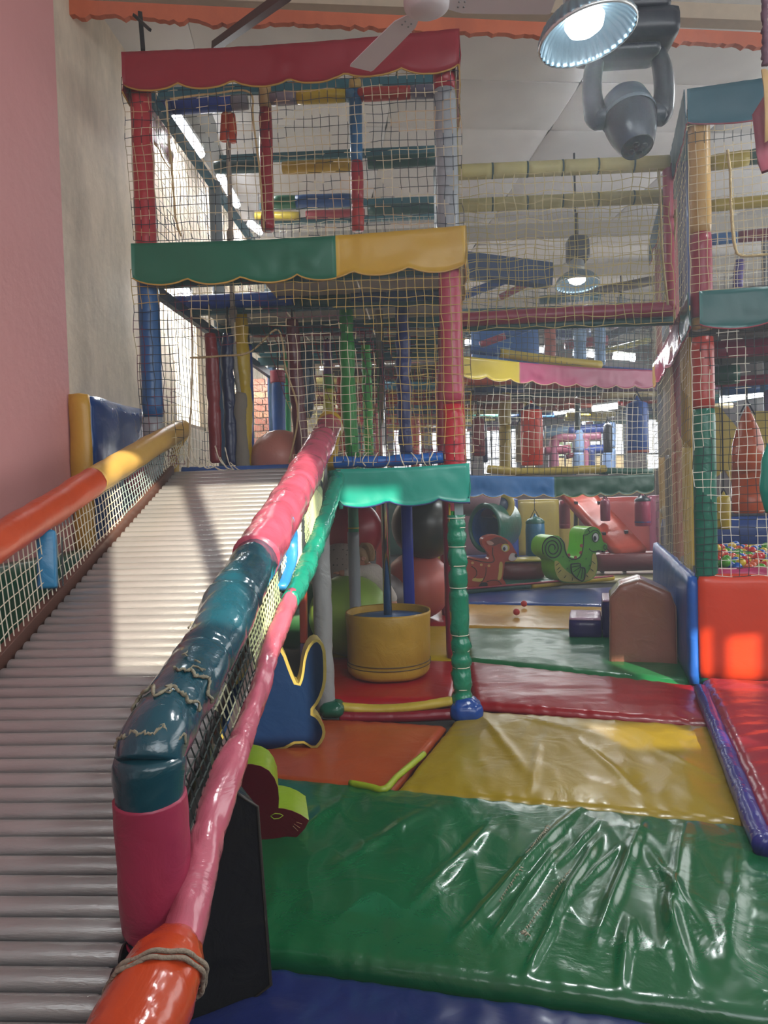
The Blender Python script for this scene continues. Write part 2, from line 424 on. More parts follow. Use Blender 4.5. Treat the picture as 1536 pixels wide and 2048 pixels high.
for (a0, a1, c0, c1) in rear_holes:  # frames round the added sun openings behind the camera
    k += 1; fr = MB()
    for x in (a0+.01, a1-.01): box((x, YR-.48, (c0+c1)/2), .02, .05, c1-c0, mb=fr)
    for z in (c0+.01, c1-.01): box(((a0+a1)/2, YR-.48, z), a1-a0, .045, .02, mb=fr)
    struct(fr.obj('window_%d' % k, plain('d8d8d4', .5), smooth=False))
# ceiling: boards in a grid turned a little against the walls
ceil = struct(box(((XL+XR)/2, (YR+YB)/2, H+.14), XR-XL+.4, YB-YR+1, .1).obj('ceiling', plain('8a8a86', .8), smooth=False))
CA = R(9); CX = Vector((cos(CA), sin(CA), 0)); CY = Vector((-sin(CA), cos(CA), 0))
CB = pvc('e8e5e2', .55, .12, 2, .05, 'ceiling_board'); CB2 = pvc('dedbd8', .55, .12, 2, .06, 'ceiling_board')
bw, bl = 1.8, .92
me0 = {}
for i in range(-5, 9):
    for j in range(-2, 22):
        c = CX*(i*bw+(.0 if j % 2 else .0)) + CY*(j*bl)
        if not (XL-.4 < c.x < XR+.2 and -1.4 < c.y < YB+.1): continue
        key = (i+j) % 2
        if key not in me0:
            o = pad((0, 0, 0), bw-.018, bl-.018, .02, (CX, CY, Vector((0, 0, 1))), N=10, puff=.018, wr=.006, edge=.006, wsc=1.5).obj('ceiling_board', (CB, CB2)[key], ceil)
            me0[key] = o
        else:
            o = me0[key].copy(); COL.objects.link(o)
        o.parent = ceil; o.location = Vector((c.x, c.y, H+.055+.01*nz((i*1.7, j*2.3, 0))))
# flaking orange beam and cross members under the ceiling
def ragged_beam(p, q, h, w, colr, parent=None):
    p, q = Vector(p), Vector(q); L = (q-p).length; n = int(L/.035); u = (q-p).normalized(); s = u.cross(Vector((0, 0, 1)))
    mb = MB(); vs = []
    for i in range(n+1):
        c = p.lerp(q, i/n); b = h*(.72+.5*abs(nz((i*.11, 0, 5)))+.25*nz((i*.6, 3, 5)))
        for (x, z) in ((-w/2, 0), (w/2, 0), (w/2, -b), (-w/2, -b)): vs.append(c+s*x+Vector((0, 0, z)))
    fs = [(i*4+k_, i*4+(k_+1) % 4, i*4+4+(k_+1) % 4, i*4+4+k_) for i in range(n) for k_ in range(4)]
    fs += [(0, 3, 2, 1), (n*4, n*4+1, n*4+2, n*4+3)]
    return mb.add(vs, fs).obj('trim_1', colr, parent, smooth=False)
ORG = wallmat('flaking_orange_paint', 'd0704c', 'd0704c', '9a4a38', rough=.7)
struct(ragged_beam(W(-60, 2, 5.15)+Vector((0, 0, .03)), W(1760, 88, 6.15)+Vector((0, 0, .03)), .13, .05, ORG))
struct(bar(W(-60, -8, 5.2)+Vector((0, 0, .06)), W(1760, 60, 6.2)+Vector((0, 0, .06)), .12, .12).obj('trim_2', plain('b9a994', .7), smooth=False))
a_, b_ = W(430, 92, 5.6), W(575, -12, 4.4)
struct(bar(a_, b_, .055, .055).obj('trim_3', plain('4f302c', .6), smooth=False))
a_, b_ = W(286, 100, 5.1), W(280, 25, 5.25)
tm = bar(a_, b_, .03, .02); bar(W(300, 60, 5.1), W(268, 30, 5.2), .02, .02, tm); struct(tm.obj('trim_4', DARK, smooth=False))
# joists far down the hall, and the dark blue lintel seen through the net
tm = MB()
for Y_ in (10.6, 12.6, 14.6, 16.6, 18.4): bar((XL, Y_, H-.14), (XR, Y_+.4, H-.14), .10, .20, tm)
struct(tm.obj('trim_5', plain('a8a299', .7), smooth=False))
struct(bar(W(925, 530, 9.6), W(1100, 552, 9.9), .2, .3).obj('trim_6', pvc('26446e', .5), smooth=False))

# ================================================================== FLOOR MATS
def mat_slab(label, quad, colr, zt=0.0, th=.05, NU=40, NV=30, puff=.012, folds=(), wr=.006, wdir=(4, 1.5), rough=.30, gather=.006, group='padded floor mats', bump=.3, var=.08, edge=.03, seed=0, mat=None, coat=.12):
    q = [Vector((p.x, p.y, 0)) for p in quad]; mb = MB(); vs = []
    LU = ((q[1]-q[0]).length+(q[2]-q[3]).length)/2; LV = ((q[3]-q[0]).length+(q[2]-q[1]).length)/2
    for j in range(NV+1):
        for i in range(NU+1):
            u, v = i/NU, j/NV
            p = (q[0]*(1-u)+q[1]*u)*(1-v)+(q[3]*(1-u)+q[2]*u)*v
            du = min(u, 1-u)*LU; dv = min(v, 1-v)*LV; d = min(du, dv)
            e = min(1, d/edge); z = -(th*.55)*(1-math.sqrt(max(0, 1-(1-e)**2)))
            soft = min(1, d/.25)
            z += puff*(soft**.5)
            z += wr*soft*(nz((p.x*wdir[0]+seed, p.y*wdir[1], 1))+.5*(1-2*abs(nz((p.x*wdir[0]*1.7+seed, p.y*wdir[1]*1.7, 4)))))
            z += gather*math.exp(-dv/.10)*nz((p.x*16+seed, p.y*3, 8)) + gather*math.exp(-du/.10)*nz((p.x*3, p.y*16+seed, 8))
            for (ax_, ay, bx_, by, w, hgt) in folds:
                A_ = Vector((ax_, ay, 0)); B_ = Vector((bx_, by, 0)); AB = B_-A_; t = max(0, min(1, (p-A_).dot(AB)/AB.length_squared))
                dd = (p-(A_+AB*t)).length; z += hgt*math.exp(-(dd/w)**2)*sin(pi*min(1, max(0, t*.9+.05)))
            vs.append(Vector((p.x, p.y, zt+z)))
    fs = [(j*(NU+1)+i, j*(NU+1)+i+1, (j+1)*(NU+1)+i+1, (j+1)*(NU+1)+i) for j in range(NV) for i in range(NU)]
    ring = [i for i in range(NU+1)] + [j*(NU+1)+NU for j in range(1, NV+1)] + [NV*(NU+1)+i for i in range(NU-1, -1, -1)] + [j*(NU+1) for j in range(NV-1, 0, -1)]
    b0 = len(vs); vs += [Vector((vs[k_].x, vs[k_].y, zt-th)) for k_ in ring]; n = len(ring)
    fs += [(ring[(k_+1) % n], ring[k_], b0+k_, b0+(k_+1) % n) for k_ in range(n)]
    fs.append(tuple(b0+k_ for k_ in range(n))[::-1]) if True else None
    o = mb.add(vs, fs).obj('floor_mat', mat or pvc(colr, rough, bump, 4, var, 'glossy_vinyl', (1, 1, 1), 0, coat))
    return tag(o, label, 'mat', group)
def Q(*pts, z=0.0): return [Wz(x, y, z) for x, y in pts]
P0 = Wz(540, 1905); P1 = Wz(1600, 2050)
g_bl, g_br = P0 - (P1-P0)*.12, P1
g_tl = Wz(470, 1545); g_tr = Wz(1560, 1656)
# creases of the big green mat, drawn between points of the floor
def fold(px, py, qx, qy, w, h):
    a, b = Wz(px, py), Wz(qx, qy); return (a.x, a.y, b.x, b.y, w, h)
gf = [(a, b, c, d, w*.8, h*1.7) for (a, b, c, d, w, h) in [fold(905, 1900, 1180, 1600, .03, .014), fold(980, 1900, 1130, 1690, .02, .012), fold(1090, 1880, 1200, 1680, .025, .013), fold(1180, 1930, 1290, 1640, .03, .012),
      fold(1330, 1960, 1370, 1650, .04, .014), fold(1385, 1980, 1330, 1800, .03, .012), fold(820, 1830, 1000, 1640, .04, .008), fold(640, 1760, 870, 1620, .05, .006), fold(1050, 1960, 1110, 1860, .02, .010),
      fold(1150, 1800, 1240, 1700, .015, .010), fold(1110, 1750, 1200, 1650, .014, .010), fold(1450, 1980, 1480, 1700, .05, .008), fold(1240, 1990, 1260, 1850, .025, .010), fold(1290, 1700, 1420, 1900, .03, .01), fold(560, 1700, 700, 1600, .05, .006)]]
big_green = mat_slab('large glossy green floor mat with creases and hand-stitched repair in the foreground', [g_bl, g_br, g_tr, g_tl], '125530', NU=230, NV=150, folds=gf, puff=.022, wr=.012, wdir=(3.6, 1.3), bump=.5, th=.08, edge=.05, gather=.010, rough=.24, coat=.4)
bb = P0 - (P1-P0)*.12
mat_slab('dark blue and purple floor mat nearest the camera, in front of the green one', [bb+Vector((-.1, -1.3, 0)), g_br+Vector((.3, -1.3, 0)), g_br-BY*.02, bb-BY*.02], '182356', zt=-.03, NU=110, NV=60, puff=.02, wr=.010, wdir=(4, 4), edge=.05, gather=.012)
y_tl, y_tr = Wz(905, 1447), Wz(1432, 1452)
mat_slab('olive yellow floor mat between the green mat and the blue foot of the post', [Wz(790, 1583), g_tr-(g_tr-g_tl)*.04, y_tr, Wz(925, 1420)], '8f7814', NU=110, NV=50, puff=.02, wr=.009, wdir=(4, 2), folds=[fold(960, 1430, 1060, 1560, .03, .018), fold(1150, 1480, 1290, 1600, .02, .012), fold(1000, 1430, 1200, 1480, .02, .012), fold(1060, 1600, 1080, 1480, .02, .01), fold(1300, 1500, 1450, 1570, .02, .01)], edge=.05, gather=.012)
mat_slab('dull orange floor mat under the blue foam figure', [Wz(430, 1545), Wz(783, 1583), Wz(893, 1450), Wz(560, 1432)], '9c4420', NU=60, NV=36, puff=.012, wr=.005, edge=.03)
# green piping lying in the corner of the orange mat
tag(tube([Wz(700, 1566, .02), Wz(742, 1575, .02), Wz(770, 1578, .025), Wz(800, 1548, .03), Wz(848, 1508, .03)], .018, 10, wob=.004, sub=24).obj('foam_strip', pvc('8a9a1e', .35)), 'lime green padded strip bent round the corner of the orange mat', 'strip')
r_tl = Wz(936, 1322); r_tr = Wz(1400, 1372)
mat_slab('long dark red floor mat between the olive yellow and green mats', [Wz(948, 1408), Wz(1436, 1447), r_tr, r_tl], '8c121a', NU=100, NV=40, puff=.02, wr=.009, wdir=(2, 5), edge=.05, gather=.012, seed=3)
mat_slab('dark red floor mat under the yellow barrel', [Wz(652, 1400), Wz(905, 1402), Wz(925, 1322), Wz(640, 1312)], '9c141a', NU=50, NV=24, puff=.012, wr=.005, seed=5)
mat_slab('yellow floor mat behind the yellow barrel', [Wz(620, 1310), Wz(928, 1320), Wz(925, 1252), Wz(600, 1248)], 'b99a1a', NU=40, NV=24)
mat_slab('dark red floor mat below the pink exercise ball', [Wz(600, 1246), Wz(925, 1250), Wz(925, 1196), Wz(600, 1196)], '8e1a20', NU=40, NV=24)
mat_slab('green floor mat beside the brown foam block', [Wz(936, 1320), Wz(1380, 1366), Wz(1390, 1262), Wz(930, 1256)], '1d6b3c', NU=80, NV=40, puff=.02, wr=.008, wdir=(3, 3), gather=.01, seed=9)
mat_slab('mustard yellow floor mat with two red balls on it', [Wz(930, 1254), Wz(1230, 1266), Wz(1225, 1214), Wz(930, 1208)], 'b88a16', NU=60, NV=30, puff=.015, wr=.006, seed=2)
mat_slab('blue floor mat behind the mustard yellow mat', [Wz(930, 1206), Wz(1300, 1214), Wz(1290, 1172), Wz(930, 1184)], '27407c', NU=60, NV=24, puff=.012, wr=.006, seed=4)
mat_slab('dark green floor mat under the foam deer', [Wz(870, 1180), Wz(1120, 1166), Wz(1100, 1138), Wz(870, 1142)], '1d5640', zt=.05, th=.1, NU=40, NV=20)
mat_slab('pale floor mat under the green foam seahorse', [Wz(1085, 1166), Wz(1330, 1155), Wz(1310, 1128), Wz(1085, 1138)], 'b9ae86', zt=.05, th=.1, NU=40, NV=20)
mat_slab('striped blue and white floor mat behind the green foam seahorse', [Wz(900, 1137), Wz(1330, 1127), Wz(1330, 1098), Wz(900, 1104)], '3c4c86', zt=.04, th=.1, NU=40, NV=20)
# long padded edging rolls in front of the deer
tag(tube([Wz(925, 1184, .04), Wz(1000, 1177, .05), Wz(1060, 1172, .05)], .045, 12, wob=.004, sub=20).obj('edging_roll', pvc('15443a', .3)), 'dark green padded edging roll in front of the foam deer', 'edging')
tag(tube([Wz(1062, 1172, .05), Wz(1140, 1164, .05), Wz(1226, 1156, .05)], .045, 12, wob=.004, sub=20).obj('edging_roll', pvc('b89a1c', .3)), 'yellow padded edging roll in front of the green foam seahorse', 'edging')
tag(tube([Wz(925, 1178, .10), Wz(1060, 1167, .10), Wz(1226, 1152, .10)], .016, 8, sub=20).obj('piping_cord', pvc('8c1c2c', .4)), 'thin dark red piping along the top of the edging rolls', 'cord')
# red and purple mat at the right with a blue roll along its edge
rm = [Wz(1402, 1378), Wz(1640, 1392), Wz(1860, 1730), Wz(1528, 1690)]
mat_slab('red and purple pleated floor mat at the right edge beside the olive yellow mat', [rm[3], rm[2], rm[1], rm[0]], '8c2432', zt=.09, th=.14, NU=60, NV=90, puff=.03, wr=.014, wdir=(1.2, 9), gather=.015, edge=.08, rough=.22)
tag(tube([Wz(1402, 1380, .05), Wz(1450, 1500, .05), Wz(1500, 1625, .05), Wz(1530, 1695, .05)], .05, 12, wob=.006, wsc=6, sub=50).obj('edging_roll', pvc('2a2c72', .25, .5)), 'dark blue padded edging roll between the olive yellow mat and the purple mat', 'edging')
# stitched repair threads on the green mat
st = MB()
for (x0, y0, x1, y1, n_, s_) in ((1040, 1740, 1058, 1700, 9, 9), (1090, 1665, 1096, 1650, 5, 8), (1046, 1862, 1056, 1868, 6, 9), (1058, 1700, 1092, 1655, 14, 3), (1050, 1858, 1140, 1738, 26, 3), (1000, 1800, 1036, 1745, 12, 3)):
    for i in range(n_):
        f = i/(n_-1); x = x0+(x1-x0)*f; y = y0+(y1-y0)*f
        a = Wz(x-s_*.6, y+random.uniform(-2, 2), .047); b = Wz(x+s_*.6, y+random.uniform(-2, 2), .047)
        a.z = b.z = .040; mid = (a+b)/2; mid.z += .008
        tube([a, mid, b], .0022, 5, st)
so = st.obj('stitching', plain('a89c88', .8), big_green); so['kind'] = 'stuff'; so['label'] = 'white hand-sewn repair stitches'
# ================================================================== THE PLAY TOWER (left)
YT = 5.1
tower = thing('play_tower', 'two-storey padded play tower with rope nets at the top of the roller slide', 'play tower', (-.9, YT, 0))
TL = W(287, 330, YT).x; TR = W(893, 330, YT).x
def zc(y, Y, x=600): return W(x, y, Y).z
NETA = netmat(('b8a884', '22262a', 'c8bc9c', '1d2a38', 'b89a74', '2a2c2c'), 1.4)
NETB = netmat(('c8bfa4', '20242a', 'c4b68c', '5e2430', '22282c', 'b89c50'), 1.3)
NETK = netmat(('24302c', '1c2224', 'c9c09c', '22302c'), .8)
NETY = netmat(('b8a868', 'a89858', 'c4b47c'), .8)
NETW = netmat(('d8d4c4', '2c2e30', 'cfc6ac'), .7)
z3, z2, z1 = 4.62, 3.22, 1.76
ztop = W(290, 180, YT).z
post(tower, (TL, YT, .0), (TL, YT, z3), .072, [(W(300, 880, YT).z/z3-.0, 'a8aaa8'), (W(300, 835, YT).z/z3, '98a0a8'), (W(300, 520, YT).z/z3, '1f5c98'), (1, 'b3303a')])
post(tower, (TR, YT, z1-.1), (TR, YT, z3+.05), .078, [((zc(820, YT)-z1+.1)/(z3-z1+.15), 'b8182a'), ((zc(530, YT)-z1+.1)/(z3-z1+.15), 'b03a56'), ((zc(200, YT)-z1+.1)/(z3-z1+.15), '9aa0a6'), (1, 'a02434')], wob=.003)
# lower right post: steel box section wrapped in green vinyl tied with string, blue foot
pr = bar((TR+.02, YT, 0.0), (TR+.02, YT, z1), .06, .06).obj('post', plain('9fb0b4', .4, .4), tower, smooth=False)
c0, c1 = W(912, 1030, YT), W(925, 1408, YT)
ns_ = 60; P_ = [c0.lerp(c1, i/ns_) for i in range(ns_+1)]
ties = (.02, .08, .17, .28, .39, .64, .73, .81, .93)
tube(P_, [.068 if i < 40 else .072 for i in range(ns_+1)], 18, wob=.011, wsc=11, ties=ties, tied=.80).obj('wrapped_padding', pvc('0f7a5c', .2, .5, 9, .1, coat=.5), pr)
for t in ties:
    i = int(t*ns_); lathe([(.062, -.003), (.064, 0), (.062, .003)], P_[i]+Vector((0, 0, .002*(i % 3))), 18).obj('tie_string', plain('d9d4c0', .8), pr)
tube([W(905, 1022, YT), W(906, 1040, YT), W(925, 1046, YT)], .02, 10, wob=.012, sub=10).obj('torn_vinyl', pvc('1f9a3c', .3), pr)
box(W(899, 1030, YT+.02), .012, .1, .16).obj('yellow_strip', pvc('c9a020'), pr)
pad(W(932, 1420, YT-.02), .2, .2, .15, N=10, puff=.02, wr=.02, edge=.05, wsc=9).obj('padded_foot', pvc('14408a', .2, .4), pr)
# lower left post (grey wrapped) and foot
XG = W(645, 1200, YT).x
gp = tube([(XG, YT, .02), (XG, YT, z1+.05)], [.066, .066], 18, wob=.006, wsc=10, sub=40, ties=(.25, .3, .62), tied=.9).obj('post', pvc('8d8f90', .28, .5, 6, .06), tower)
pad((XG+.05, YT-.02, .07), .16, .18, .1, N=8, puff=.01, edge=.04).obj('padded_foot', pvc('10503c', .25), gp)
# floor beams between the feet
tube([W(655, 1412, YT), W(780, 1418, YT), W(905, 1402, YT)], .045, 12, wob=.008, wsc=5, sub=30, flat=.7).obj('floor_beam', pvc('b8a03a', .35), tower)
tube([W(680, 1433, YT-.03), W(780, 1434, YT-.03), W(908, 1428, YT-.03)], .05, 12, wob=.006, wsc=5, sub=30, flat=.8).obj('floor_beam', pvc('7c1426', .3), tower)
# inner posts and cross bars, level 2 (between the two upper valances)
Y1, Y2, Y3, Y4 = 5.75, 6.95, 8.1, 9.2
def hbar(x0, y0, x1, y1, Ya, Yb, r, cols, nm='crossbar', wob=.002, n=12):
    return post(tower, W(x0, y0, Ya), W(x1, y1, Yb), r, cols, nm, wob=wob, n=n)
hbar(318, 216, 496, 204, Y1, Y1, .058, [(.16, '17397e'), (.82, '1d46a4'), (1, '8a8c96')], wob=.005)
hbar(540, 198, 880, 182, Y1, Y1, .052, [(.16, '8a8290'), (.45, 'c9b02c'), (.52, '46789a'), (.83, 'b83a34'), (1, '72728a')])
hbar(430, 335, 520, 333, Y2, Y2, .06, [(1, '1c4a50')]); hbar(565, 336, 706, 330, Y2, Y2, .06, [(1, 'bf9c26')]); hbar(735, 326, 872, 318, Y2, Y2, .06, [(1, '14504a')])
hbar(545, 405, 702, 400, Y2+.3, Y2+.3, .065, [(.3, '1c6a4a'), (1, '1f4f8e')]); hbar(735, 420, 872, 416, Y3, Y3, .06, [(1, '1c4a46')])
hbar(510, 432, 600, 432, Y4, Y4, .055, [(1, 'b09a26')]); hbar(612, 430, 730, 426, Y4, Y4, .055, [(1, '8a2430')])
for (x0, y0, x1, y1, Y_) in ((318, 188, 880, 160, Y1), (440, 320, 880, 300, Y2), (520, 414, 880, 400, Y3), (520, 445, 880, 432, Y4)):
    bar(W(x0, y0, Y_+.1), W(x1, y1, Y_+.1), .05, .07).obj('steel_beam', plain('2c6674', .5), tower, smooth=False)
# standing posts seen through the upper net
post(tower, W(536, 462, Y1), W(530, 168, Y1), .052, [(.14, 'a01c34'), (.83, '97202f'), (1, 'b89a66')], wob=.005)
post(tower, W(716, 462, Y1), W(710, 160, Y1), .050, [(.18, 'b83230'), (.46, 'a02434'), (.93, '2c6c9e'), (1, 'b89a56')], wob=.003)
# receding top rails
for (pa, pb, c) in (((TL, YT, 4.55), (TL, 9.2, 4.55), '2a5f74'), ((TR, YT, 4.6), (TR, 9.2, 4.6), '2a5f74'), ((TL, YT, z2-.1), (TL, 9.2, z2-.1), '24405c')):
    bar(pa, pb, .05, .08).obj('steel_beam', plain(c, .5), tower, smooth=False)
for Y_ in (6.9, 9.2):
    for X_ in (TL, TR):
        post(tower, (X_, Y_, 0), (X_, Y_, 4.6), .06, [(.38, '8c2a3c' if X_ > -1 else '8b1e2c'), (.7, 'a83248' if X_ > -1 else '2d5a86'), (1, '7c8a92')], n=10)
# decks: cream boards with teal joists underneath (upper), blue pad (lower)
for j in range(5):
    for i in range(3):
        x0 = TL+.02+i*(TR-TL)/3; y0 = YT+.1+j*.82
        if i == 0 and j == 0: continue
        box((x0+(TR-TL)/6, y0+.4, z2+.02), (TR-TL)/3-.015, .8, .02).obj('deck_board', pvc('d0c0ac', .6, .1), tower, smooth=False)
for j in range(5):
    bar((TL, YT+.1+j*.82, z2-.05), (TR, YT+.1+j*.82, z2-.05), .05, .09).obj('deck_joist', plain('2c5f68', .5), tower, smooth=False)
hbar(345, 607, 590, 596, 6.0, 6.0, .062, [(.12, '1a3a8c'), (.5, '1c49a6'), (.98, '2352a8'), (1, '2352a8')], wob=.006)
hbar(600, 606, 700, 600, 6.0, 6.0, .055, [(1, '15504a')]); hbar(702, 592, 880, 588, 6.0, 6.0, .055, [(.4, '1c3c74'), (1, '1d4a80')])
hbar(500, 662, 745, 655, 7.05, 7.05, .066, [(.5, '9a2420'), (1, '87202a')]); hbar(750, 650, 875, 646, 7.05, 7.05, .06, [(1, '8a6a2a')])
hbar(640, 700, 872, 690, 8.0, 8.0, .055, [(.5, '245a44'), (1, '1d4a3c')]); hbar(520, 705, 640, 703, 8.2, 8.2, .05, [(1, '3c7c8a')])
for j in range(4):
    for i in range(2):
        pad((TL+.58+i*1.08, YT+.55+j*1.04, z1-.06), 1.04, 1.0, .09, N=8, puff=.008, edge=.02).obj('deck_pad', pvc(('1b56a4', '1d6a4a')[(i+j) % 2], .3), tower)
# valances on the front
e = Vector((0, 0, 0)); YV = YT-.125
valance(tower, W(243, 104, YV)+e, W(917, 57, YV)+e, .27, [(1, '8e1a2c')], 6, trim='b08a3c', sc=.05)
valance(tower, W(262, 487, YV)+e, W(930, 451, YV)+e, .29, [(.63, '166a50'), (1, 'c9a02a')], 6, sc=.05)
valance(tower, W(672, 938, YV)+e, W(938, 926, YV)+e, .27, [(1, '17907e')], 2.6, trim='1c2c60', sc=.045)
valance(tower, W(918, 57, YV)+e, Vector((W(918, 57, YV).x+.02, 6.3, W(918, 57, YV).z)), .27, [(1, '8e1a2c')], 3, trim='b08a3c', grom=1)
valance(tower, W(931, 451, YV)+e, Vector((W(930, 451, YV).x+.02, 6.3, W(930, 451, YV).z)), .29, [(1, 'c9a02a')], 3, grom=1)
valance(tower, W(938, 926, YV)+e, Vector((W(938, 926, YV).x+.02, 6.4, W(938, 926, YV).z)), .27, [(1, '17907e')], 3, trim='1c2c60', grom=1)
valance(tower, W(243, 104, YV)+e, Vector((TL-.16, 6.2, W(243, 104, YV).z)), .3, [(1, '8e1a2c')], 3, trim='b08a3c', grom=1)
# flap of teal vinyl hanging beside the slide
tube([W(672, 940, YT-.12), W(676, 975, YT-.12), W(682, 1018, YT-.12)], [.05, .04, .012], 10, wob=.014, flat=.3, sub=10).obj('loose_flap', pvc('0f5a50', .35), tower)
# blue padded edge of the lower deck
tube([W(668, 925, YT-.02), W(780, 922, YT-.02), W(886, 914, YT-.02)], .042, 12, wob=.004, sub=24, ties=(.25, .5, .75)).obj('edge_roll', pvc('1562b8', .25), tower)
tube([W(365, 942, YT+.05), W(500, 939, YT+.05), W(640, 935, YT+.05)], .03, 10, wob=.004, sub=20).obj('edge_roll', pvc('1c4f96', .3), tower)
# nets
zt_, zb_ = W(300, 130, YT).z, z2+.12
net(tower, (TL-.1, YT-.085, zc(165, YT, 300)), (TR+.1, YT-.085, zc(120, YT, 880)), (TR+.1, YT-.085, zc(475, YT, 880)), (TL-.06, YT-.085, zc(490, YT, 300)), cell=.059, mat=NETA, seed=1)
def hole1(u, v):
    px = 285+u*640; py = 555+v*370
    if py < 715-20*sin(u*9): return False
    lo = 372; hi = 552 + (py-700)*.28 if py < 800 else 588-(py-800)*.08
    return lo < px < hi
net(tower, (TL-.09, YT-.085, zc(545, YT, 300)), (TR+.12, YT-.085, zc(530, YT, 880)), (TR+.12, YT-.085, zc(925, YT, 880)), (TL-.05, YT-.085, zc(930, YT, 300)), cell=.059, mat=NETB, seed=2, hole=hole1)
net(tower, (TL-.08, YT, z3), (TL-.08, 9.2, z3), (TL-.08, 9.2, z1), (TL-.08, YT, z1), cell=.085, r=.003, mat=NETW, seed=3)
net(tower, (TR+.08, YT, z3), (TR+.08, 6.9, z3), (TR+.08, 6.9, z1), (TR+.08, YT, z1), cell=.075, r=.003, mat=NETY, seed=4)
net(tower, (TL, 8.1, z3), (TR, 8.1, z3), (TR, 8.1, z2), (TL, 8.1, z2), cell=.075, r=.0032, mat=NETW, seed=5)
net(tower, (TL+.5, 6.5, z2-.1), (TR, 6.9, z2-.1), (TR, 6.9, z1), (TL+.9, 6.5, z1), cell=.075, r=.0035, mat=netmat(('8e2430', '7c2430', 'c9b878'), .6), seed=6)
net(tower, (TL+.1, 8.9, z2-.1), (-.9, 9.0, z2-.1), (-.9, 9.0, z1), (TL+.1, 8.9, z1), cell=.075, r=.003, mat=netmat(('c9a05c', 'b8443a', 'd8c898'), .6), seed=7)
# thick hemmed ropes that edge the inner net panels
def rope(parent, pts, r, colr='c2a878', nm='rope', sub=40, wob=.004):
    return tube(pts, r, 7, wob=wob, wsc=40, sub=sub).obj(nm, pvc(colr, .85, .5, 60), parent)
rp_ = YT-.07
rope(tower, [W(x, y, rp_) for x, y in ((333, 200), (340, 300), (348, 390), (352, 440), (362, 472))], .007)
rope(tower, [W(x, y, rp_) for x, y in ((340, 198), (420, 188), (498, 184), (506, 240), (518, 330), (524, 400), (528, 462))], .007)
rope(tower, [W(x, y, rp_) for x, y in ((382, 620), (385, 690), (384, 760), (380, 860), (376, 935))], .007, 'bfae90')
rope(tower, [W(x, y, rp_) for x, y in ((380, 716), (440, 712), (500, 704), (556, 660), (572, 740), (592, 800), (594, 850), (578, 925))], .007, 'a8946c')
for i in range(10):   # loose net ends knotted at the slide entry
    x = 370+i*10; a = W(x, 905+random.uniform(-25, 20), rp_); b = W(x+random.uniform(10, 45), 935+random.uniform(-3, 6), rp_)
    rope(tower, [a, (a+b)/2+Vector((0, -.02, -.03)), b], .004, 'd6cdb8', sub=8)
for i in range(9):
    x = 690+i*22; a = W(x, 905, rp_-.03); b = W(x+random.uniform(-10, 10), 932, rp_-.04)
    rope(tower, [a, (a+b)/2+Vector((random.uniform(-.03, .03), -.02, -.01)), b], .004, 'd6cdb8', sub=6)
# chrome pole through the tower down into the barrel
XB, YBR = W(778, 1300, 6.25).x, 6.25
tag(tube([(XB, YBR, .42), (XB, YBR, 3.15)], .036, 20).obj('climbing_pole', CHROME), 'shiny chrome pole running up out of the yellow barrel', 'pole')
# climbing rope with knots hanging in the tower
rr_ = tag(rope(None, [W(458, 215, 5.9), W(457, 300, 5.9), W(461, 420, 5.9), W(463, 520, 5.9), W(466, 640, 5.9), W(470, 720, 5.9), W(478, 790, 5.9)], .020, 'a09a90', 'climbing_rope', 70), 'grey knotted climbing rope hanging from the top of the tower', 'rope')
for (x, y, r) in ((460, 470, .03), (466, 625, .035)): tube([W(x, y-12, 5.9), W(x, y, 5.9), W(x, y+12, 5.9)], [.02, r, .02], 10, wob=.006, sub=8).obj('knot', pvc('8c8478', .85, .5, 60), rr_)
tube([W(481, 785, 5.9), W(478, 810, 5.9), W(480, 850, 5.9), W(486, 935, 5.9)], [.04, .07, .05, .06], 12, wob=.012, wsc=14, sub=24).obj('frayed_sleeve', pvc('7d7468', .8), rr_)
tag(tube([W(447, 228, 5.8), W(450, 232, 5.8), W(449, 258, 5.8), W(447, 282, 5.8)], [.03, .035, .035, .03], 10, wob=.006, sub=12).obj('padded_shackle', pvc('d9532e', .3)), 'orange padded shackle covers at the head of the climbing rope', 'shackle')
tag(tube([W(463, 228, 5.8), W(463, 232, 5.8), W(465, 258, 5.8), W(465, 284, 5.8)], [.028, .033, .033, .03], 10, wob=.006, sub=12).obj('padded_shackle', pvc('d9532e', .3)), 'right-hand orange padded cover beside its twin at the head of the climbing rope', 'shackle')
# hanging padded rolls inside the tower
def roll(pts, r, colr, label, Y, ties=(), parts=(), wob=.006):
    P = [W(x, y, Y) for x, y in pts]
    o = tube(P, [r*.8]+[r]*(len(P)-2)+[r*.85], 14, wob=wob, wsc=9, sub=30, ties=ties).obj('hanging_roll', pvc(colr, .3, .4, 7, .1))
    tag(o, label, 'padded roll')
    tp = P[0]; tube([tp, (tp.x, tp.y, z2-.08 if tp.z < z2 else tp.z+.1)], .008, 6).obj('hanging_strap', plain('2a2a2a', .8), o)
    for (x0, y0, x1, y1, c, rq) in parts: tube([W(x0, y0, Y), W(x1, y1, Y)], rq, 14, sub=8, wob=.003).obj('foam_sleeve', pvc(c, .3), o)
    return o
roll([(420, 668), (424, 720), (427, 800), (432, 926)], .055, '7e1620', 'dark red padded roll hanging next to the blue front post of the tower', 5.75, (.55,))
roll([(456, 668), (454, 720), (458, 800), (462, 930)], .052, '16244e', 'navy blue padded roll hanging between the dark red and yellow rolls', 5.85, (.3, .6), wob=.01)
roll([(482, 618), (484, 700), (489, 790), (494, 932)], .062, 'c0a01a', 'yellow padded roll hanging behind the climbing rope', 6.1, (.2, .5, .8), wob=.012)
roll([(498, 690), (500, 760), (503, 932)], .03, '1c3f9a', 'thin blue padded roll behind the yellow roll', 6.6)
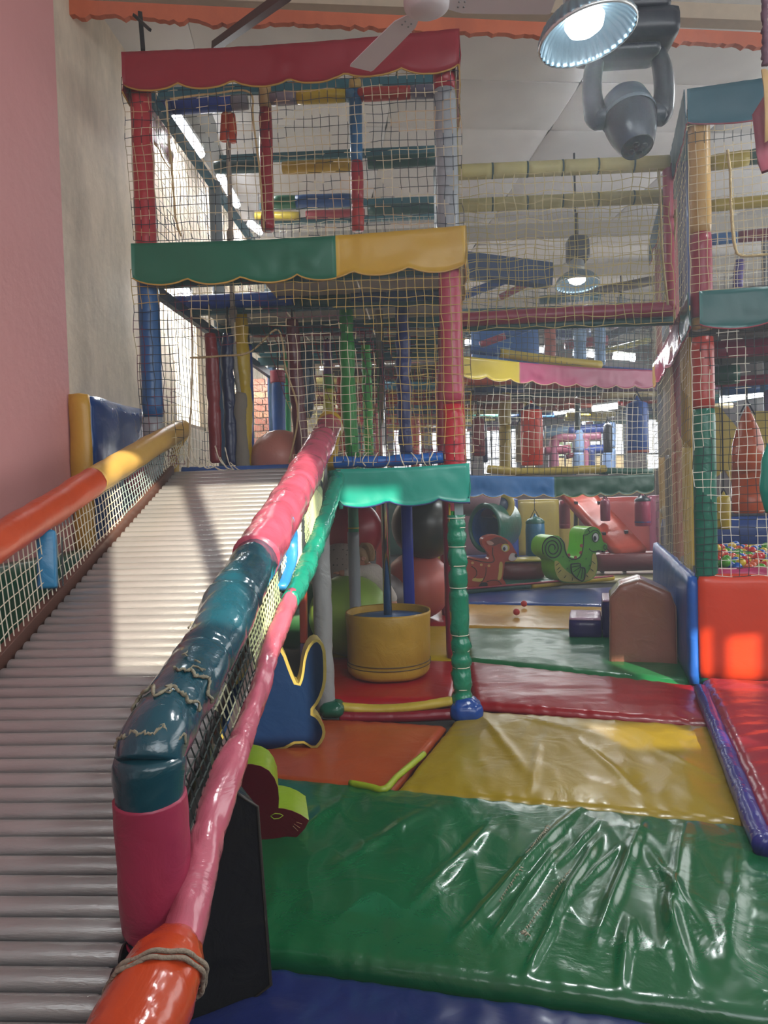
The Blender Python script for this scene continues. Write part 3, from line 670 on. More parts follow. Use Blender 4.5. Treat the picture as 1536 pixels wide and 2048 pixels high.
roll([(584, 640), (588, 720), (597, 820), (606, 930)], .065, '5a1424', 'maroon padded roll hanging at the middle of the tower opening', 6.0, (.3, .6))
roll([(608, 700), (612, 740), (612, 800), (606, 836)], .085, '20384c', 'dark slate blue padded bag hanging behind the maroon roll', 6.6)
roll([(692, 590), (694, 680), (698, 800), (706, 912)], .066, '1c8a2c', 'thick green padded roll with a cream top inside the tower', 6.3, (.25, .5), [(691, 580, 692, 618, 'c0b488', .06)])
roll([(731, 690), (734, 760), (738, 910)], .05, '39b83a', 'slim bright green padded roll left of the chrome pole', 6.9, (.3,))
roll([(803, 598), (806, 700), (808, 800), (812, 908)], .068, '14266e', 'navy padded roll right of the chrome pole', 6.3, (.2, .35, .5, .65, .8), wob=.01)
roll([(655, 680), (656, 760), (657, 832)], .05, '5c3470', 'purple padded roll with green and yellow ends beside the thick green roll', 7.2, (), [(656, 750, 657, 778, '4c9a2a', .056), (657, 778, 657, 830, 'c9c01e', .05)])
roll([(682, 752), (684, 800), (688, 900)], .05, 'b8321e', 'orange red padded roll low down behind the thick green roll', 7.4)
roll([(556, 748), (557, 800), (560, 918)], .075, '1d58a8', 'bright blue padded roll with a pink top by the brick wall', 7.6, (), [(555, 742, 556, 766, 'b03a56', .08)], wob=.002)
roll([(573, 690), (575, 780), (577, 915)], .035, '1f9a5a', 'thin emerald padded roll beside the bright blue roll', 7.9)
roll([(884, 745), (884, 800), (884, 912)], .045, '9a2a44', 'dark pink padded roll just left of the front right post', 6.2)
# peach roll-ball on the deck behind the slide top
ball('exercise_ball', (W(562, 955, 6.2).x, 6.2, z1+.0+.14), .26, pvc('c07a6c', .35), 'peach coloured ball on the tower deck behind the top of the slide')
# lower storey posts (seen under the teal valance)
lp = tube([(W(709, 1150, 6.52).x, 6.52, .02), (W(709, 1150, 6.52).x, 6.52, W(706, 1064, 6.52).z)], .053, 14, wob=.003, sub=20).obj('post', pvc('858a8e', .35), tower)
tube([W(707, 1064, 6.52), W(706, 1000, 6.52)], .048, 14, sub=6, wob=.003).obj('foam_sleeve', pvc('3a8c6a', .35), lp)
lathe([(.050, -.006), (.053, 0), (.050, .006)], W(707, 1056, 6.52), 14).obj('tie_string', plain('b8a83a'), lp)
bar((W(816, 1120, 6.8).x, 6.8, 0), (W(816, 1120, 6.8).x, 6.8, z1-.1), .105, .1).obj('post', pvc('1a2f9c', .3, .2), tower, smooth=True, bevel=.02)
op = bar(W(608, 1285, 6.3), W(606, 1165, 6.3), .085, .06).obj('post', pvc('a8402c', .4), tower, bevel=.01)
bar(W(608, 1330, 6.3), W(608, 1286, 6.3), .085, .06).obj('foam_sleeve', pvc('5c4a70', .4), op, bevel=.01)
# ================================================================== ROLLER SLIDE
SX0, SX1 = -1.78, -.785
slide = thing('roller_slide', 'long metal roller slide with padded rails and net sides coming down from the tower', 'slide', (-1.27, 3.2, 0))
def sz(Y): return 1.765 - .402*(5.03-Y)
rl = pvc('a5a3a2', .34, .12, 22, .10, 'worn_roller_metal', (1, 6, 6), .55)
cap = plain('141210', .4); me_r = me_c = None
sp = .066; Yc = 5.0; k = 0; ang = math.atan(.402)
while Yc > 1.05:
    if me_r is None:
        mb = MB(); X_, Y_, Z_ = Vector((0, 0, 1)), Vector((0, 1, 0)), Vector((1, 0, 0))
        Lr = SX1-SX0-.03
        lathe([(.001, -Lr/2), (.029, -Lr/2), (.031, -Lr/2+.004), (.031, Lr/2-.02), (.0285, Lr/2-.016), (.0285, Lr/2), (.001, Lr/2)], (0, 0, 0), 20, mb, ax=(X_, Y_, Z_))
        o = mb.obj('roller', rl, slide, auto=40); me_r = o
        cb = lathe([(.012, Lr/2), (.033, Lr/2), (.034, Lr/2+.006), (.026, Lr/2+.010), (.001, Lr/2+.010)], (0, 0, 0), 16, ax=(X_, Y_, Z_)).obj('end_cap', cap, None, auto=40)
        cb.parent = o; me_c = cb
    else:
        o = me_r.copy(); COL.objects.link(o); c = me_c.copy(); COL.objects.link(c); c.parent = o
    o.matrix_parent_inverse = Matrix.Translation(-slide.location)
    o.location = ((SX0+SX1)/2, Yc, sz(Yc)+random.uniform(-.0012, .0012)); o.rotation_euler = (random.uniform(0, 6), 0, 0)
    Yc -= sp*cos(ang)
def side(x0, dz, Ya, Yb, w, h, mat, nm):
    return bar((x0, Ya, sz(Ya)+dz), (x0, Yb, sz(Yb)+dz), w, h).obj(nm, mat, slide, smooth=False, bevel=.004)
side(SX0-.03, .012, 5.05, .95, .045, .10, plain('5c3d33', .45), 'side_frame')
side(SX1+.055, -.05, 5.05, .95, .03, .1, plain('b4b0ac', .35, .5), 'side_frame')
side(SX0+.25, -.07, 5.0, 1.0, .04, .05, STEEL, 'bearer'); side(SX1-.25, -.07, 5.0, 1.0, .04, .05, STEEL, 'bearer')
for Y_ in (1.35, 3.2): 
    for X_ in ((SX0, SX1-.25) if Y_ > 2 else (SX0,)): bar((X_, Y_, -.06), (X_, Y_, sz(Y_)-.08), .05, .05).obj('support_leg', STEEL, slide, smooth=False)
def WX(px, py, X): return Wpl(px, py, Vector((X, 0, 0)), Vector((1, 0, 0)))
# right handrail
hx = -.72
HR = [(660, 850), (640, 890), (608, 950), (580, 1002), (552, 1048), (512, 1118), (468, 1200), (430, 1280), (388, 1352), (345, 1420), (312, 1478), (300, 1530)]
HP = [WX(x, y, hx) for x, y in HR]
def railpart(P, rad, colr, sub, ties, wob=.012, seed=0, nm='rail_padding', coat=.3, rough=.24, wsc=8):
    return tube(P, rad, 22, wob=wob, wsc=wsc, sub=sub, ties=ties, tied=.88, seed=seed).obj(nm, pvc(colr, rough, .45, 6, .08, coat=coat), slide)
core = tube(HP+[WX(318, 1880, hx)], .03, 8).obj('handrail', STEEL, slide)
railpart(HP[0:6], [.085, .095, .098, .10, .10, .100], 'ac4a60', 110, (.2, .42, .6), seed=2, wob=.011)
rp2 = railpart([HP[5]+(HP[4]-HP[5])*.1]+HP[6:12], [.090, .100, .094, .090, .086, .092, .088], '0f4250', 100, (.32, .62), seed=5, wob=.010, rough=.18, coat=.6)
# torn rings with pale lining
def tear(c, d, r, n, amp, seed=0, arc=(0, 2*pi), th=.006):
    d = d.normalized(); s = d.cross(Vector((0, 0, 1))).normalized(); t = d.cross(s); pts = []
    for i in range(n+1):
        a = arc[0]+(arc[1]-arc[0])*i/n
        pts.append(c + (s*cos(a)+t*sin(a))*(r) + d*(amp*nz((i*.13+seed, seed, 2))*1.2+.010*nz((i*.8, seed, 5))))
    o = tube(pts, [th*(.5+abs(nz((i*.9, seed, 1)))) for i in range(n+1)], 6, wob=.004, wsc=60).obj('torn_lining', pvc('857e6a', .9, .5, 40), slide)
    return o
for (f0, f1, amp, rr2, arc) in ((9, 10, .05, .098, (3.4, 6.2)), (10, 11, .035, .096, (3.4, 6.0)), (9, 8, .04, .096, (4.6, 6.4))):
    tear(HP[f0].lerp(HP[f1], .35), HP[f1]-HP[f0], rr2-.003, 60, amp, f0*1.7+f1, arc)
for i in range(5):
    f = random.uniform(6.4, 10.6); a = int(f); c = HP[a].lerp(HP[a+1], f-a); d = (HP[a+1]-HP[a]).normalized()
    s = d.cross(Vector((0, 0, 1))).normalized(); t = d.cross(s); an = random.uniform(3.6, 5.6); pts = []
    for q in range(7):
        an += random.uniform(-.12, .2); c += d*random.uniform(-.004, .016); pts.append(c+(s*cos(an)+t*sin(an))*.096)
    tube(pts, [.0015]+[.0028]*5+[.001], 5, wob=.002, wsc=70).obj('torn_lining', pvc('857e6a', .9, .5, 40), slide)
railpart([HP[11]+Vector((0, 0, .03)), HP[11], WX(300, 1600, hx), WX(306, 1700, hx), WX(314, 1800, hx), WX(320, 1865, hx)], [.085, .092, .082, .086, .088, .085], '0e3d48', 20, (), wob=.006)
railpart([WX(300, 1592, hx), WX(306, 1680, hx), WX(313, 1780, hx), WX(322, 1868, hx)], [.090, .091, .093, .090], '952c48', 40, (.93,), wob=.003, rough=.38, coat=0)
# yellow band at the head of the handrail
tube([HP[0]+Vector((.0, .12, -.02)), HP[0]+Vector((0, -.02, .012))], [.09, .098], 16, wob=.006, sub=8).obj('yellow_band', pvc('b8962a', .35), slide)
tube([WX(668, 862, hx+.03), WX(668, 890, hx+.03), WX(662, 928, hx+.03), WX(666, 958, hx+.03)], [.05, .035, .045, .03], 10, wob=.012, flat=.4, sub=14).obj('yellow_wrap', pvc('b8962a', .4), slide)
# outer lower tube
ox = -.62
OB = [(676, 952), (652, 1030), (632, 1085), (605, 1150), (580, 1205), (543, 1298), (513, 1400), (474, 1500), (432, 1612), (402, 1730), (374, 1850), (352, 1930)]
OP = [WX(x, y, ox) for x, y in OB]
tube(OP[0:5], [.05, .052, .05, .05, .045], 16, wob=.010, wsc=12, sub=60).obj('lower_padding', pvc('12806a', .25, .5, 7, coat=.4), slide)
tube([OP[4]+Vector((.0, .06, .03))]+OP[4:12], [.036, .040, .036, .037, .042, .046, .048, .052, .05], 18, wob=.010, wsc=7, sub=110, ties=(.35, .6, .8), tied=.88, flat=1.2).obj('lower_padding', pvc('b65a6c', .22, .5, 7, coat=.4), slide)
# net side between handrail and lower tube
ins = Vector((.03, 0, -.05))
net(slide, HP[1]+ins, HP[6]+ins, OP[6]+Vector((-.03, .15, .03)), OP[1]+Vector((-.03, 0, .03)), cell=.036, r=.0026, mat=netmat(('b8c090', '8a9c74', '20282a', 'c4c8a0'), 1.6), seed=11, jit=.12)
net(slide, HP[6]+ins, HP[11]+ins, OP[9]+Vector((-.03, 0, .03)), OP[6]+Vector((-.03, .15, .03)), cell=.038, r=.0026, mat=netmat(('1f2a26', '27322c', '9c9c80', '1f2a26'), 1.2), seed=12, jit=.12)
net(slide, HP[11]+ins, WX(330, 1700, hx)+ins*.5, OP[10]+Vector((-.03, 0, .03)), OP[9]+Vector((-.03, 0, .03)), cell=.04, r=.0026, mat=netmat(('2a3a30', '2c3c34'), 1.2), seed=13, jit=.12)
# blue strap inside the net
tube([WX(574, 1035, -.66), WX(582, 1080, -.66), WX(578, 1130, -.66), WX(560, 1175, -.66)], [.03, .035, .035, .03], 10, wob=.005, flat=.5, sub=14).obj('blue_strap', pvc('2a7ab4', .35), slide)
# orange padding at the bottom with a rope round it
ob = [WX(354, 1885, -.63), WX(334, 1930, -.63), WX(300, 2000, -.63), WX(268, 2075, -.63), WX(232, 2160, -.63)]
orp = tube(ob, [.055, .085, .092, .092, .092], 22, wob=.010, wsc=9, sub=50).obj('lower_padding', pvc('b23e1a', .22, .4, 6, .06, coat=.4), slide)
d_ = (ob[2]-ob[1]).normalized(); s_ = d_.cross(Vector((0, 0, 1))).normalized(); t_ = d_.cross(s_)
for q_, off in ((.0, 0), (.012, .02)):
    pts = [ob[1]+d_*(-.0+off+.10*(.5-.5*cos(a)))+(s_*cos(a+2.4)+t_*sin(a+2.4))*(.096+.003*sin(9*a)) for a in [i*2*pi/40 for i in range(41)]]
    rope(orp, pts, .0055, '8a7c6c', 'tie_rope', 90, .001)
tube([WX(352, 1880, -.6), WX(368, 1930, -.6), WX(376, 1962, -.6)], [.012, .018, .006], 8, wob=.01, sub=10).obj('blue_rag', pvc('24406e', .7), slide)
# left rail
lx = -1.86
LP = [WX(x, y, lx) for x, y in ((364, 858), (300, 894), (186, 963), (90, 1026), (0, 1082), (-90, 1140))]
tube(LP[0:3], [.072, .078, .078], 18, wob=.004, sub=30).obj('rail_padding', pvc('c79f52', .4, .25), slide)
tube(LP[2:6], [.079, .08, .08, .08], 18, wob=.006, sub=40).obj('rail_padding', pvc('c04a26', .35, .25), slide)
tube([LP[0]+Vector((0, 0, .03)), LP[0]+Vector((0, .0, -.06)), WX(350, 905, lx), WX(350, 952, lx)], [.05, .045, .03, .035], 10, wob=.008, sub=16, flat=.5).obj('yellow_wrap', pvc('c09a48', .4), slide)
bp_ = bar(WX(93, 1062, lx+.02), WX(96, 1178, lx+.04), .085, .11).obj('rail_post', pvc('2f7fae', .3), slide, bevel=.015)
bar(WX(112, 1075, lx+.03)+Vector((.03, 0, 0)), WX(114, 1172, lx+.05)+Vector((.03, 0, 0)), .006, .02).obj('zip', DARK, bp_, smooth=False)
net(slide, LP[0]+Vector((.02, 0, -.06)), LP[4]+Vector((.02, -.2, -.06)), Vector((SX0-.02, LP[4].y-.2, sz(LP[4].y-.2)+.05)), Vector((SX0-.02, LP[0].y, sz(LP[0].y)+.02)), cell=.038, r=.0028, mat=netmat(('d2ccb8', '8a9c9a', 'cfc8b0', 'c8c4b4'), 1.2), seed=14, jit=.14)
# ================================================================== THINGS ON THE FLOOR UNDER THE TOWER
bt = thing('padded_barrel', 'round yellow padded tub standing round the foot of the chrome pole', 'tub', (XB, YBR, .02))
bc = Vector((XB, YBR, 0))
lathe([(.001, .03), (.33, .03), (.355, .06), (.36, .11), (.352, .15), (.358, .17), (.362, .3), (.36, .45), (.375, .555), (.370, .575), (.356, .565), (.345, .46), (.001, .46)], bc, 40, wob=.05).obj('tub_wall', pvc('b08a2c', .4, .4, 6, .12), bt)
lathe([(.350, .50), (.34, .515), (.2, .53), (.04, .535), (.001, .535)], bc, 32, wob=.05).obj('blue_filling', pvc('2a5c94', .4), bt)
lathe([(.362, .148), (.366, .152), (.362, .156)], bc, 40, wob=.025).obj('seam', pvc('4a3a20', .6), bt)
lathe([(.362, .118), (.366, .122), (.362, .126)], bc, 40, wob=.025).obj('seam', pvc('4a3a20', .6), bt)
def atp(px, py, Y, r): p = W(px, py, Y); return p
gr = .40; gY = 7.06
ball('exercise_ball', (W(699, 1235, gY).x, gY, gr), gr, pvc('8fb048', .35, .1), 'large lime green exercise ball the little girl lies across')
pY = 9.0; pr_ = .425
pc = Vector((W(835, 1170, pY).x, pY, pr_)); ball('exercise_ball', pc, pr_, pvc('b35a50', .35, .1), 'large salmon pink exercise ball on the floor below the dark grey ball')
ball('exercise_ball', (W(851, 1050, 8.9).x, 8.9, W(851, 1050, 8.9).z), .42, pvc('3a3a36', .3, .1), 'dark grey exercise ball resting on the salmon pink one')
ball('exercise_ball', (W(703, 1062, 8.6).x, 8.6, W(703, 1062, 8.6).z), .37, pvc('9c2434', .32, .1), 'red exercise ball on top of the dotted ball')
ball('exercise_ball', (W(590, 1242, 7.4).x, 7.4, .36), .36, pvc('2c5a34', .35, .1), 'dark green exercise ball mostly hidden behind the grey post')
dm, dn, dl, db = newmat('dotted_vinyl'); vr = dn.new('ShaderNodeTexVoronoi'); vr.inputs['Scale'].default_value = 21; vr.inputs['Randomness'].default_value = .35
dl.new(coords(dn, dl), vr.inputs['Vector']); drp = dn.new('ShaderNodeValToRGB'); drp.color_ramp.elements[0].position = .17; drp.color_ramp.elements[1].position = .2
drp.color_ramp.elements[0].color = lin('3c3028'); drp.color_ramp.elements[1].color = lin('a8978c')
dl.new(vr.outputs['Distance'], drp.inputs[0]); dl.new(drp.outputs[0], db.inputs['Base Color']); db.inputs['Roughness'].default_value = .35
dY = 8.1
ball('exercise_ball', (W(682, 1150, dY).x, dY, W(682, 1150, dY).z), .36, dm, 'greyish ball covered in small dark dots under the red ball', ring=False)
ball('exercise_ball', (W(760, 1215, 8.3).x, 8.3, .34), .34, pvc('4a3c3a', .4, .1), 'dark ball in the gap between the lime green and salmon pink balls')
ball('exercise_ball', (W(650, 1215, 8.5).x, 8.5, .3), .30, pvc('6a2c34', .4, .1), 'dark red ball hidden beneath the dotted ball')
# little girl lying over the green ball
girl = thing('person', 'little girl with blonde ponytail and pale sweater lying face down across the green ball', 'person', W(770, 1235, 7.3))
SK = plain('c98f76', .55, 0, 'skin'); SW = pvc('c4bab0', .85, .3, 30, .06, 'knitted_sweater'); HR_ = plain('a98862', .7, 0, 'blond_hair')
def G(px, py, dy=0): return W(px, py, 7.22+dy)
def skin(nodes, edges, mat, name, root=0, sub=2):
    bm = bmesh.new(); ly = bm.verts.layers.skin.verify(); vs = []
    for (p, r) in nodes:
        v = bm.verts.new(p); v[ly].radius = (r, r) if not hasattr(r, '__len__') else r; vs.append(v)
    vs[root][ly].use_root = True
    for a, b in edges: bm.edges.new((vs[a], vs[b]))
    me = bpy.data.meshes.new(name); bm.to_mesh(me); bm.free(); me.materials.append(mat)
    o = bpy.data.objects.new(name, me); COL.objects.link(o); o.parent = girl; o.matrix_parent_inverse = Matrix.Translation(-girl.location)
    sm = o.modifiers.new('skin', 'SKIN'); sm.use_smooth_shade = True
    ss = o.modifiers.new('sub', 'SUBSURF'); ss.levels = ss.render_levels = sub
    return o
# body: pelvis, waist, chest, shoulders, arms, neck, legs down to the feet
nodes = [(G(782, 1212, .14), .10), (G(770, 1190, .08), .095), (G(752, 1163, .03), .105), (G(738, 1143, .0), .095), (G(730, 1130, .0), .05),
         (G(722, 1142, -.10), .05), (G(700, 1148, -.18), .038), (G(684, 1146, -.2), .032), (G(676, 1146, -.2), .022),
         (G(748, 1140, .14), .05), (G(740, 1165, .26), .036), (G(722, 1180, .28), .03),
         (G(792, 1232, .10), .065), (G(797, 1262, .12), .05), (G(800, 1300, .14), .035), (G(790, 1306, .06), .03),
         (G(778, 1236, .22), .065), (G(786, 1264, .26), .05), (G(790, 1300, .28), .035), (G(782, 1306, .2), .03)]
edges = [(0, 1), (1, 2), (2, 3), (3, 4), (3, 5), (5, 6), (6, 7), (7, 8), (3, 9), (9, 10), (10, 11), (0, 12), (12, 13), (13, 14), (14, 15), (0, 16), (16, 17), (17, 18), (18, 19)]
body = skin(nodes, edges, SK, 'body')
skin([(p, r*1.17) for p, r in nodes[0:4]] + [(nodes[4][0].lerp(nodes[3][0], .35), .075), (nodes[5][0], .072), (nodes[6][0], .056), (nodes[7][0], .044), (nodes[9][0], .072), (nodes[10][0], .055), (nodes[11][0], .045)], [(0, 1), (1, 2), (2, 3), (3, 4), (3, 5), (5, 6), (6, 7), (3, 8), (8, 9), (9, 10)], SW, 'sweater')
pm, pn, pl_, pb = newmat('plaid_cloth'); bx_ = pn.new('ShaderNodeTexChecker'); bx_.inputs['Scale'].default_value = 38
bx_.inputs[1].default_value = lin('2a2a30'); bx_.inputs[2].default_value = lin('77746c'); pl_.new(coords(pn, pl_), bx_.inputs['Vector']); pl_.new(bx_.outputs[0], pb.inputs['Base Color'])
skin([(nodes[0][0]+Vector((0, 0, .02)), .125), (nodes[12][0], .085), (nodes[16][0], .085), (nodes[13][0].lerp(nodes[12][0], .5), .078), (nodes[17][0].lerp(nodes[16][0], .5), .078)], [(0, 1), (0, 2), (1, 3), (2, 4)], pm, 'shorts')
# fingers of the visible hand
h0 = nodes[8][0]
for i in range(4):
    b = h0+Vector((-.012, -.02+.013*i, .004)); L_ = (.030, .036, .034, .026)[i]
    skin([(h0+Vector((.01, (-.015+.01*i), 0)), .010), (b, .0085), (b+Vector((-L_*.5, 0, .002)), .0075), (b+Vector((-L_, .002, -.012)), .006)], [(0, 1), (1, 2), (2, 3)], SK, 'finger', sub=1)
skin([(h0+Vector((.012, -.02, 0)), .011), (h0+Vector((0, -.036, .0)), .009), (h0+Vector((-.016, -.044, -.006)), .007)], [(0, 1), (1, 2)], SK, 'thumb', sub=1)
# head, seen from the side and back, face towards the ball on the left
hc = G(719, 1115, -.02); fx = Vector((-.80, -.35, -.48)).normalized(); up_ = Vector((-.35, -.15, .92)); sy = up_.cross(fx).normalized(); up_ = fx.cross(sy)
hm = MB(); vs = []; NH, MH = 28, 20
for i in range(MH+1):
    a = -pi/2+pi*i/MH
    for j in range(NH):
        b = 2*pi*j/NH; x, y, z = cos(a)*cos(b), cos(a)*sin(b), sin(a)
        r = .092; px_, py_, pz_ = x*r*1.0, y*r*.84, z*r*1.14
        if x > 0:
            px_ *= .93; w = math.exp(-((y/.16)**2+((z+.12)/.2)**2)); px_ += .022*w           # nose
            w = math.exp(-((y/.28)**2+((z+.48)/.10)**2)); px_ += .008*w                           # lips
            for s__ in (-1, 1): w = math.exp(-(((y-.36*s__)/.15)**2+((z-.08)/.12)**2)); px_ -= .010*w  # eye sockets
        if z < -.3: px_ += .012*(-z-.3); py_ *= 1-.35*(-z-.3)
        vs.append(hc+fx*px_+sy*py_+up_*pz_)
hm.add(vs, [(i*NH+j, i*NH+(j+1) % NH, (i+1)*NH+(j+1) % NH, (i+1)*NH+j) for i in range(MH) for j in range(NH)])
hd = hm.obj('head', SK, girl)
for s__ in (-1, 1):
    lathe([(.001, -.010), (.010, -.004), (.011, 0), (.010, .004), (.001, .010)], hc+fx*.078+sy*(.031*s__)+up_*.008, 12).obj('eye', plain('e8e4de', .3), hd)
    lathe([(.001, -.006), (.020, -.004), (.026, .003), (.018, .007), (.010, .002), (.001, .001)], hc+sy*(.078*s__)-up_*.012-fx*.008, 12, ax=(up_, fx, sy*s__)).obj('ear', SK, hd)
tube([hc+fx*.088+sy*a-up_*.045 for a in (-.018, 0, .018)], [.001, .004, .001], 6).obj('mouth', plain('a85a52', .5), hd)
hb = MB(); vs = []
for i in range(MH+1):
    a = -pi/2+pi*i/MH
    for j in range(NH):
        b = 2*pi*j/NH; x, y, z = cos(a)*cos(b), cos(a)*sin(b), sin(a)
        cov = 1 if (z > .42+.15*x or x < -.05 + .45*max(0, z) ) and z > -.75 else 0
        r = .101 if cov else .080; r += .003*nz((x*3, y*14, z*3))
        vs.append(hc+fx*(x*r)+sy*(y*r*.86)+up_*(z*r*1.12))
hb.add(vs, [(i*NH+j, i*NH+(j+1) % NH, (i+1)*NH+(j+1) % NH, (i+1)*NH+j) for i in range(MH) for j in range(NH)]); hair = hb.obj('hair', HR_, girl)
pt0 = hc-fx*.07+up_*.075
for i in range(16):
    a = i*2*pi/16; o_ = Vector((cos(a)*.016, sin(a)*.016, 0))
    tube([pt0+o_*.6, pt0+o_+Vector((.02, 0, .035)), pt0+o_*1.8+Vector((.065+.01*cos(a*3), 0, .01)), pt0+o_*2.2+Vector((.09, -.01, -.07)), pt0+o_*1.5+Vector((.085+.012*sin(a*2), -.01, -.14))], [.012, .014, .013, .011, .003], 6, sub=12, wob=.002, wsc=30).obj('ponytail_lock', HR_, hair)
lathe([(.012, -.008), (.022, -.005), (.024, 0), (.022, .005), (.012, .008)], pt0, 14, ax=(up_, sy, fx)).obj('hair_tie', plain('222226', .7), hair)
# ================================================================== FOAM SHAPES
def figure(name, label, pts, Y, depth, face_c, rim_c, it=2, tilt=None, cat='foam figure', facerough=.3, inset=0):
    P = [W(x, y, Y) for x, y in pts]; O = sum(P, Vector())/len(P)
    X = Vector((1, 0, 0)); Zv = Vector((0, 0, 1)); poly = [((p-O).x, (p-O).z) for p in P]; poly = smoothpoly(poly, it)
    # orient counter-clockwise seen from the camera
    root = thing(name, label, cat, (O.x, Y, min(p.z for p in P)))
    fc, rim = extrude(poly, O, X, Zv, Vector(depth))
    if inset:
        n = len(poly); rim.add(fc.v, fc.f); A_ = sum(poly[i][0]*poly[(i+1) % n][1]-poly[(i+1) % n][0]*poly[i][1] for i in range(n)); sg = 1 if A_ > 0 else -1; q = []
        for i in range(n):
            a, b, c = Vector(poly[i-1]), Vector(poly[i]), Vector(poly[(i+1) % n]); t = (c-a).normalized(); q.append(b+Vector((-t.y, t.x))*inset*sg)
        fc, _ = extrude(q, O+Vector((0, -.005, 0)), X, Zv, Vector((0, .004, 0)))
    f = fc.obj('face_panel', pvc(face_c, facerough, .25, 5, .08), root, smooth=False)
    r = rim.obj('rim', pvc(rim_c, .3, .25, 6, .08), root, auto=50)
    return root, f, r, O
blue, f, r, O_ = figure('foam_figure', 'big dark blue foam animal shape with yellow edging standing on the orange mat', [(500, 1330), (520, 1282), (545, 1276), (568, 1300), (584, 1345), (596, 1372), (603, 1352), (608, 1310), (620, 1284), (636, 1276), (650, 1292), (653, 1330), (652, 1368), (640, 1402), (622, 1425), (638, 1432), (652, 1458), (648, 1480), (630, 1500), (600, 1482), (560, 1503), (490, 1503), (440, 1490), (440, 1400)], 4.45, (-.04, .15, 0), '081e3c', 'a08e48', 1, inset=.018)
for p in ((604, 1450),): tube([W(622, 1426, 4.5), W(640, 1440, 4.52), W(648, 1462, 4.52)], [.01, .022, .01], 8, sub=8, flat=.6).obj('red_flash', pvc('9c2430', .4), blue)
red, f, r, O_ = figure('foam_figure', 'dark red foam animal with lime green edging and pointed snout by the black pad', [(440, 1570), (450, 1548), (466, 1534), (484, 1528), (504, 1528), (522, 1532), (538, 1541), (549, 1556), (556, 1575), (558, 1596), (557, 1616), (568, 1617), (584, 1621), (602, 1629), (618, 1640), (610, 1656), (596, 1671), (574, 1688), (552, 1700), (524, 1712), (440, 1716)], 3.25, (-.06, .26, .0), '5c1420', '7c961e', 0)
for (pts) in ([(541, 1632), (550, 1627), (560, 1628), (566, 1631), (558, 1637), (548, 1638)],):
    tube([W(x, y, 3.24) for x, y in pts+[pts[0]]], .0025, 5).obj('eye_outline', pvc('9aac2c', .5), red)
for q in ((588, 1648, 600, 1656), (586, 1652, 596, 1662), (592, 1644, 604, 1648)): tube([W(q[0], q[1], 3.24), W(q[2], q[3], 3.24)], .0018, 5).obj('whisker', pvc('9a6a4c', .5), red)
# black pad leaning beside the slide
pA = Wz(541, 1972); pn_ = Vector((.50, -.86, 0)).normalized(); px2 = [(472, 1585), (514, 1612), (541, 1968), (375, 2095), (300, 2095), (390, 1800)]
Pp = [Wpl(x, y, pA, pn_) for x, y in px2]; Xp = Vector((-pn_.y, pn_.x, 0)); O_ = Pp[2].copy()
poly = [((p-O_).dot(Xp), (p-O_).z) for p in Pp]
bpd = thing('crash_pad', 'black vinyl side pad with stitched edges standing beside the slide in the foreground', 'pad', Pp[2])
fc, rim = extrude(poly, O_, Xp, Vector((0, 0, 1)), -pn_*.2)
BLK = pvc('15130f', .3, .35, 8, .1); fc.obj('face_panel', BLK, bpd, smooth=False); rim.obj('side_panel', pvc('0c0c0c', .2, .4, 6), bpd, smooth=False)
tube([p+pn_*.004 for p in (Pp[0], Pp[1], Pp[2], Pp[3])], .006, 6, wob=.002, wsc=30).obj('piping', pvc('2b2620', .4), bpd)
# brown foam block with arched top
Yb = Wz(1290, 1333).y
P = [Wpl(x, y, Wz(1220, 1327), BY) for x, y in ((1220, 1328), (1354, 1334), (1352, 1215), (1340, 1186), (1280, 1160), (1240, 1172), (1220, 1196))]
O_ = P[0].copy(); poly = [((p-O_).dot(BX), p.z) for p in P]; O_.z = 0
br = thing('foam_block', 'shiny brown leather-look foam block with a peaked top on the green mat', 'foam block', P[0])
BR = pvc('8f5e4e', .26, .5, 6, .15, coat=.5)
mbk = MB(); nL = 12; ND = 8; vs = []
dense = []
for i in range(len(poly)):
    a, b = poly[i], poly[(i+1) % len(poly)]
    for k_ in range(6): dense.append((a[0]+(b[0]-a[0])*k_/6, a[1]+(b[1]-a[1])*k_/6))
cx_ = sum(p[0] for p in dense)/len(dense); cz_ = sum(p[1] for p in dense)/len(dense); nd = len(dense)
prof = [(0.0, .0, .55), (-.012, .0, .8), (-.008, .0, .93), (.0, 0, .985), (.02, 0, 1.0)]+[(.02+.44*i/6, 0, 1.0+.008*sin(i)) for i in range(1, 7)]+[(.48, 0, .985), (.49, 0, .9), (.49, 0, .5)]
for (d, _, s) in prof:
    for (x, z) in dense:
        p = O_+BX*(cx_+(x-cx_)*s)+Vector((0, 0, cz_+(z-cz_)*s))+BY*d; vs.append(p+BY*(.010*nz(p*6))+BX*(.006*nz(p*8+Vector((3, 3, 3)))))
fs = [(i*nd+j, i*nd+(j+1) % nd, (i+1)*nd+(j+1) % nd, (i+1)*nd+j) for i in range(len(prof)-1) for j in range(nd)]
fs += [tuple(range(nd))[::-1], tuple((len(prof)-1)*nd+j for j in range(nd))]
mbk.add(vs, fs).obj('padded_body', BR, br)
tube([O_+BX*x+Vector((0, 0, z))+BY*.012 for x, z in dense]+[O_+BX*dense[0][0]+Vector((0, 0, dense[0][1]))+BY*.012], .006, 6, wob=.002, wsc=30).obj('piping', pvc('8a6a5a', .4), br)
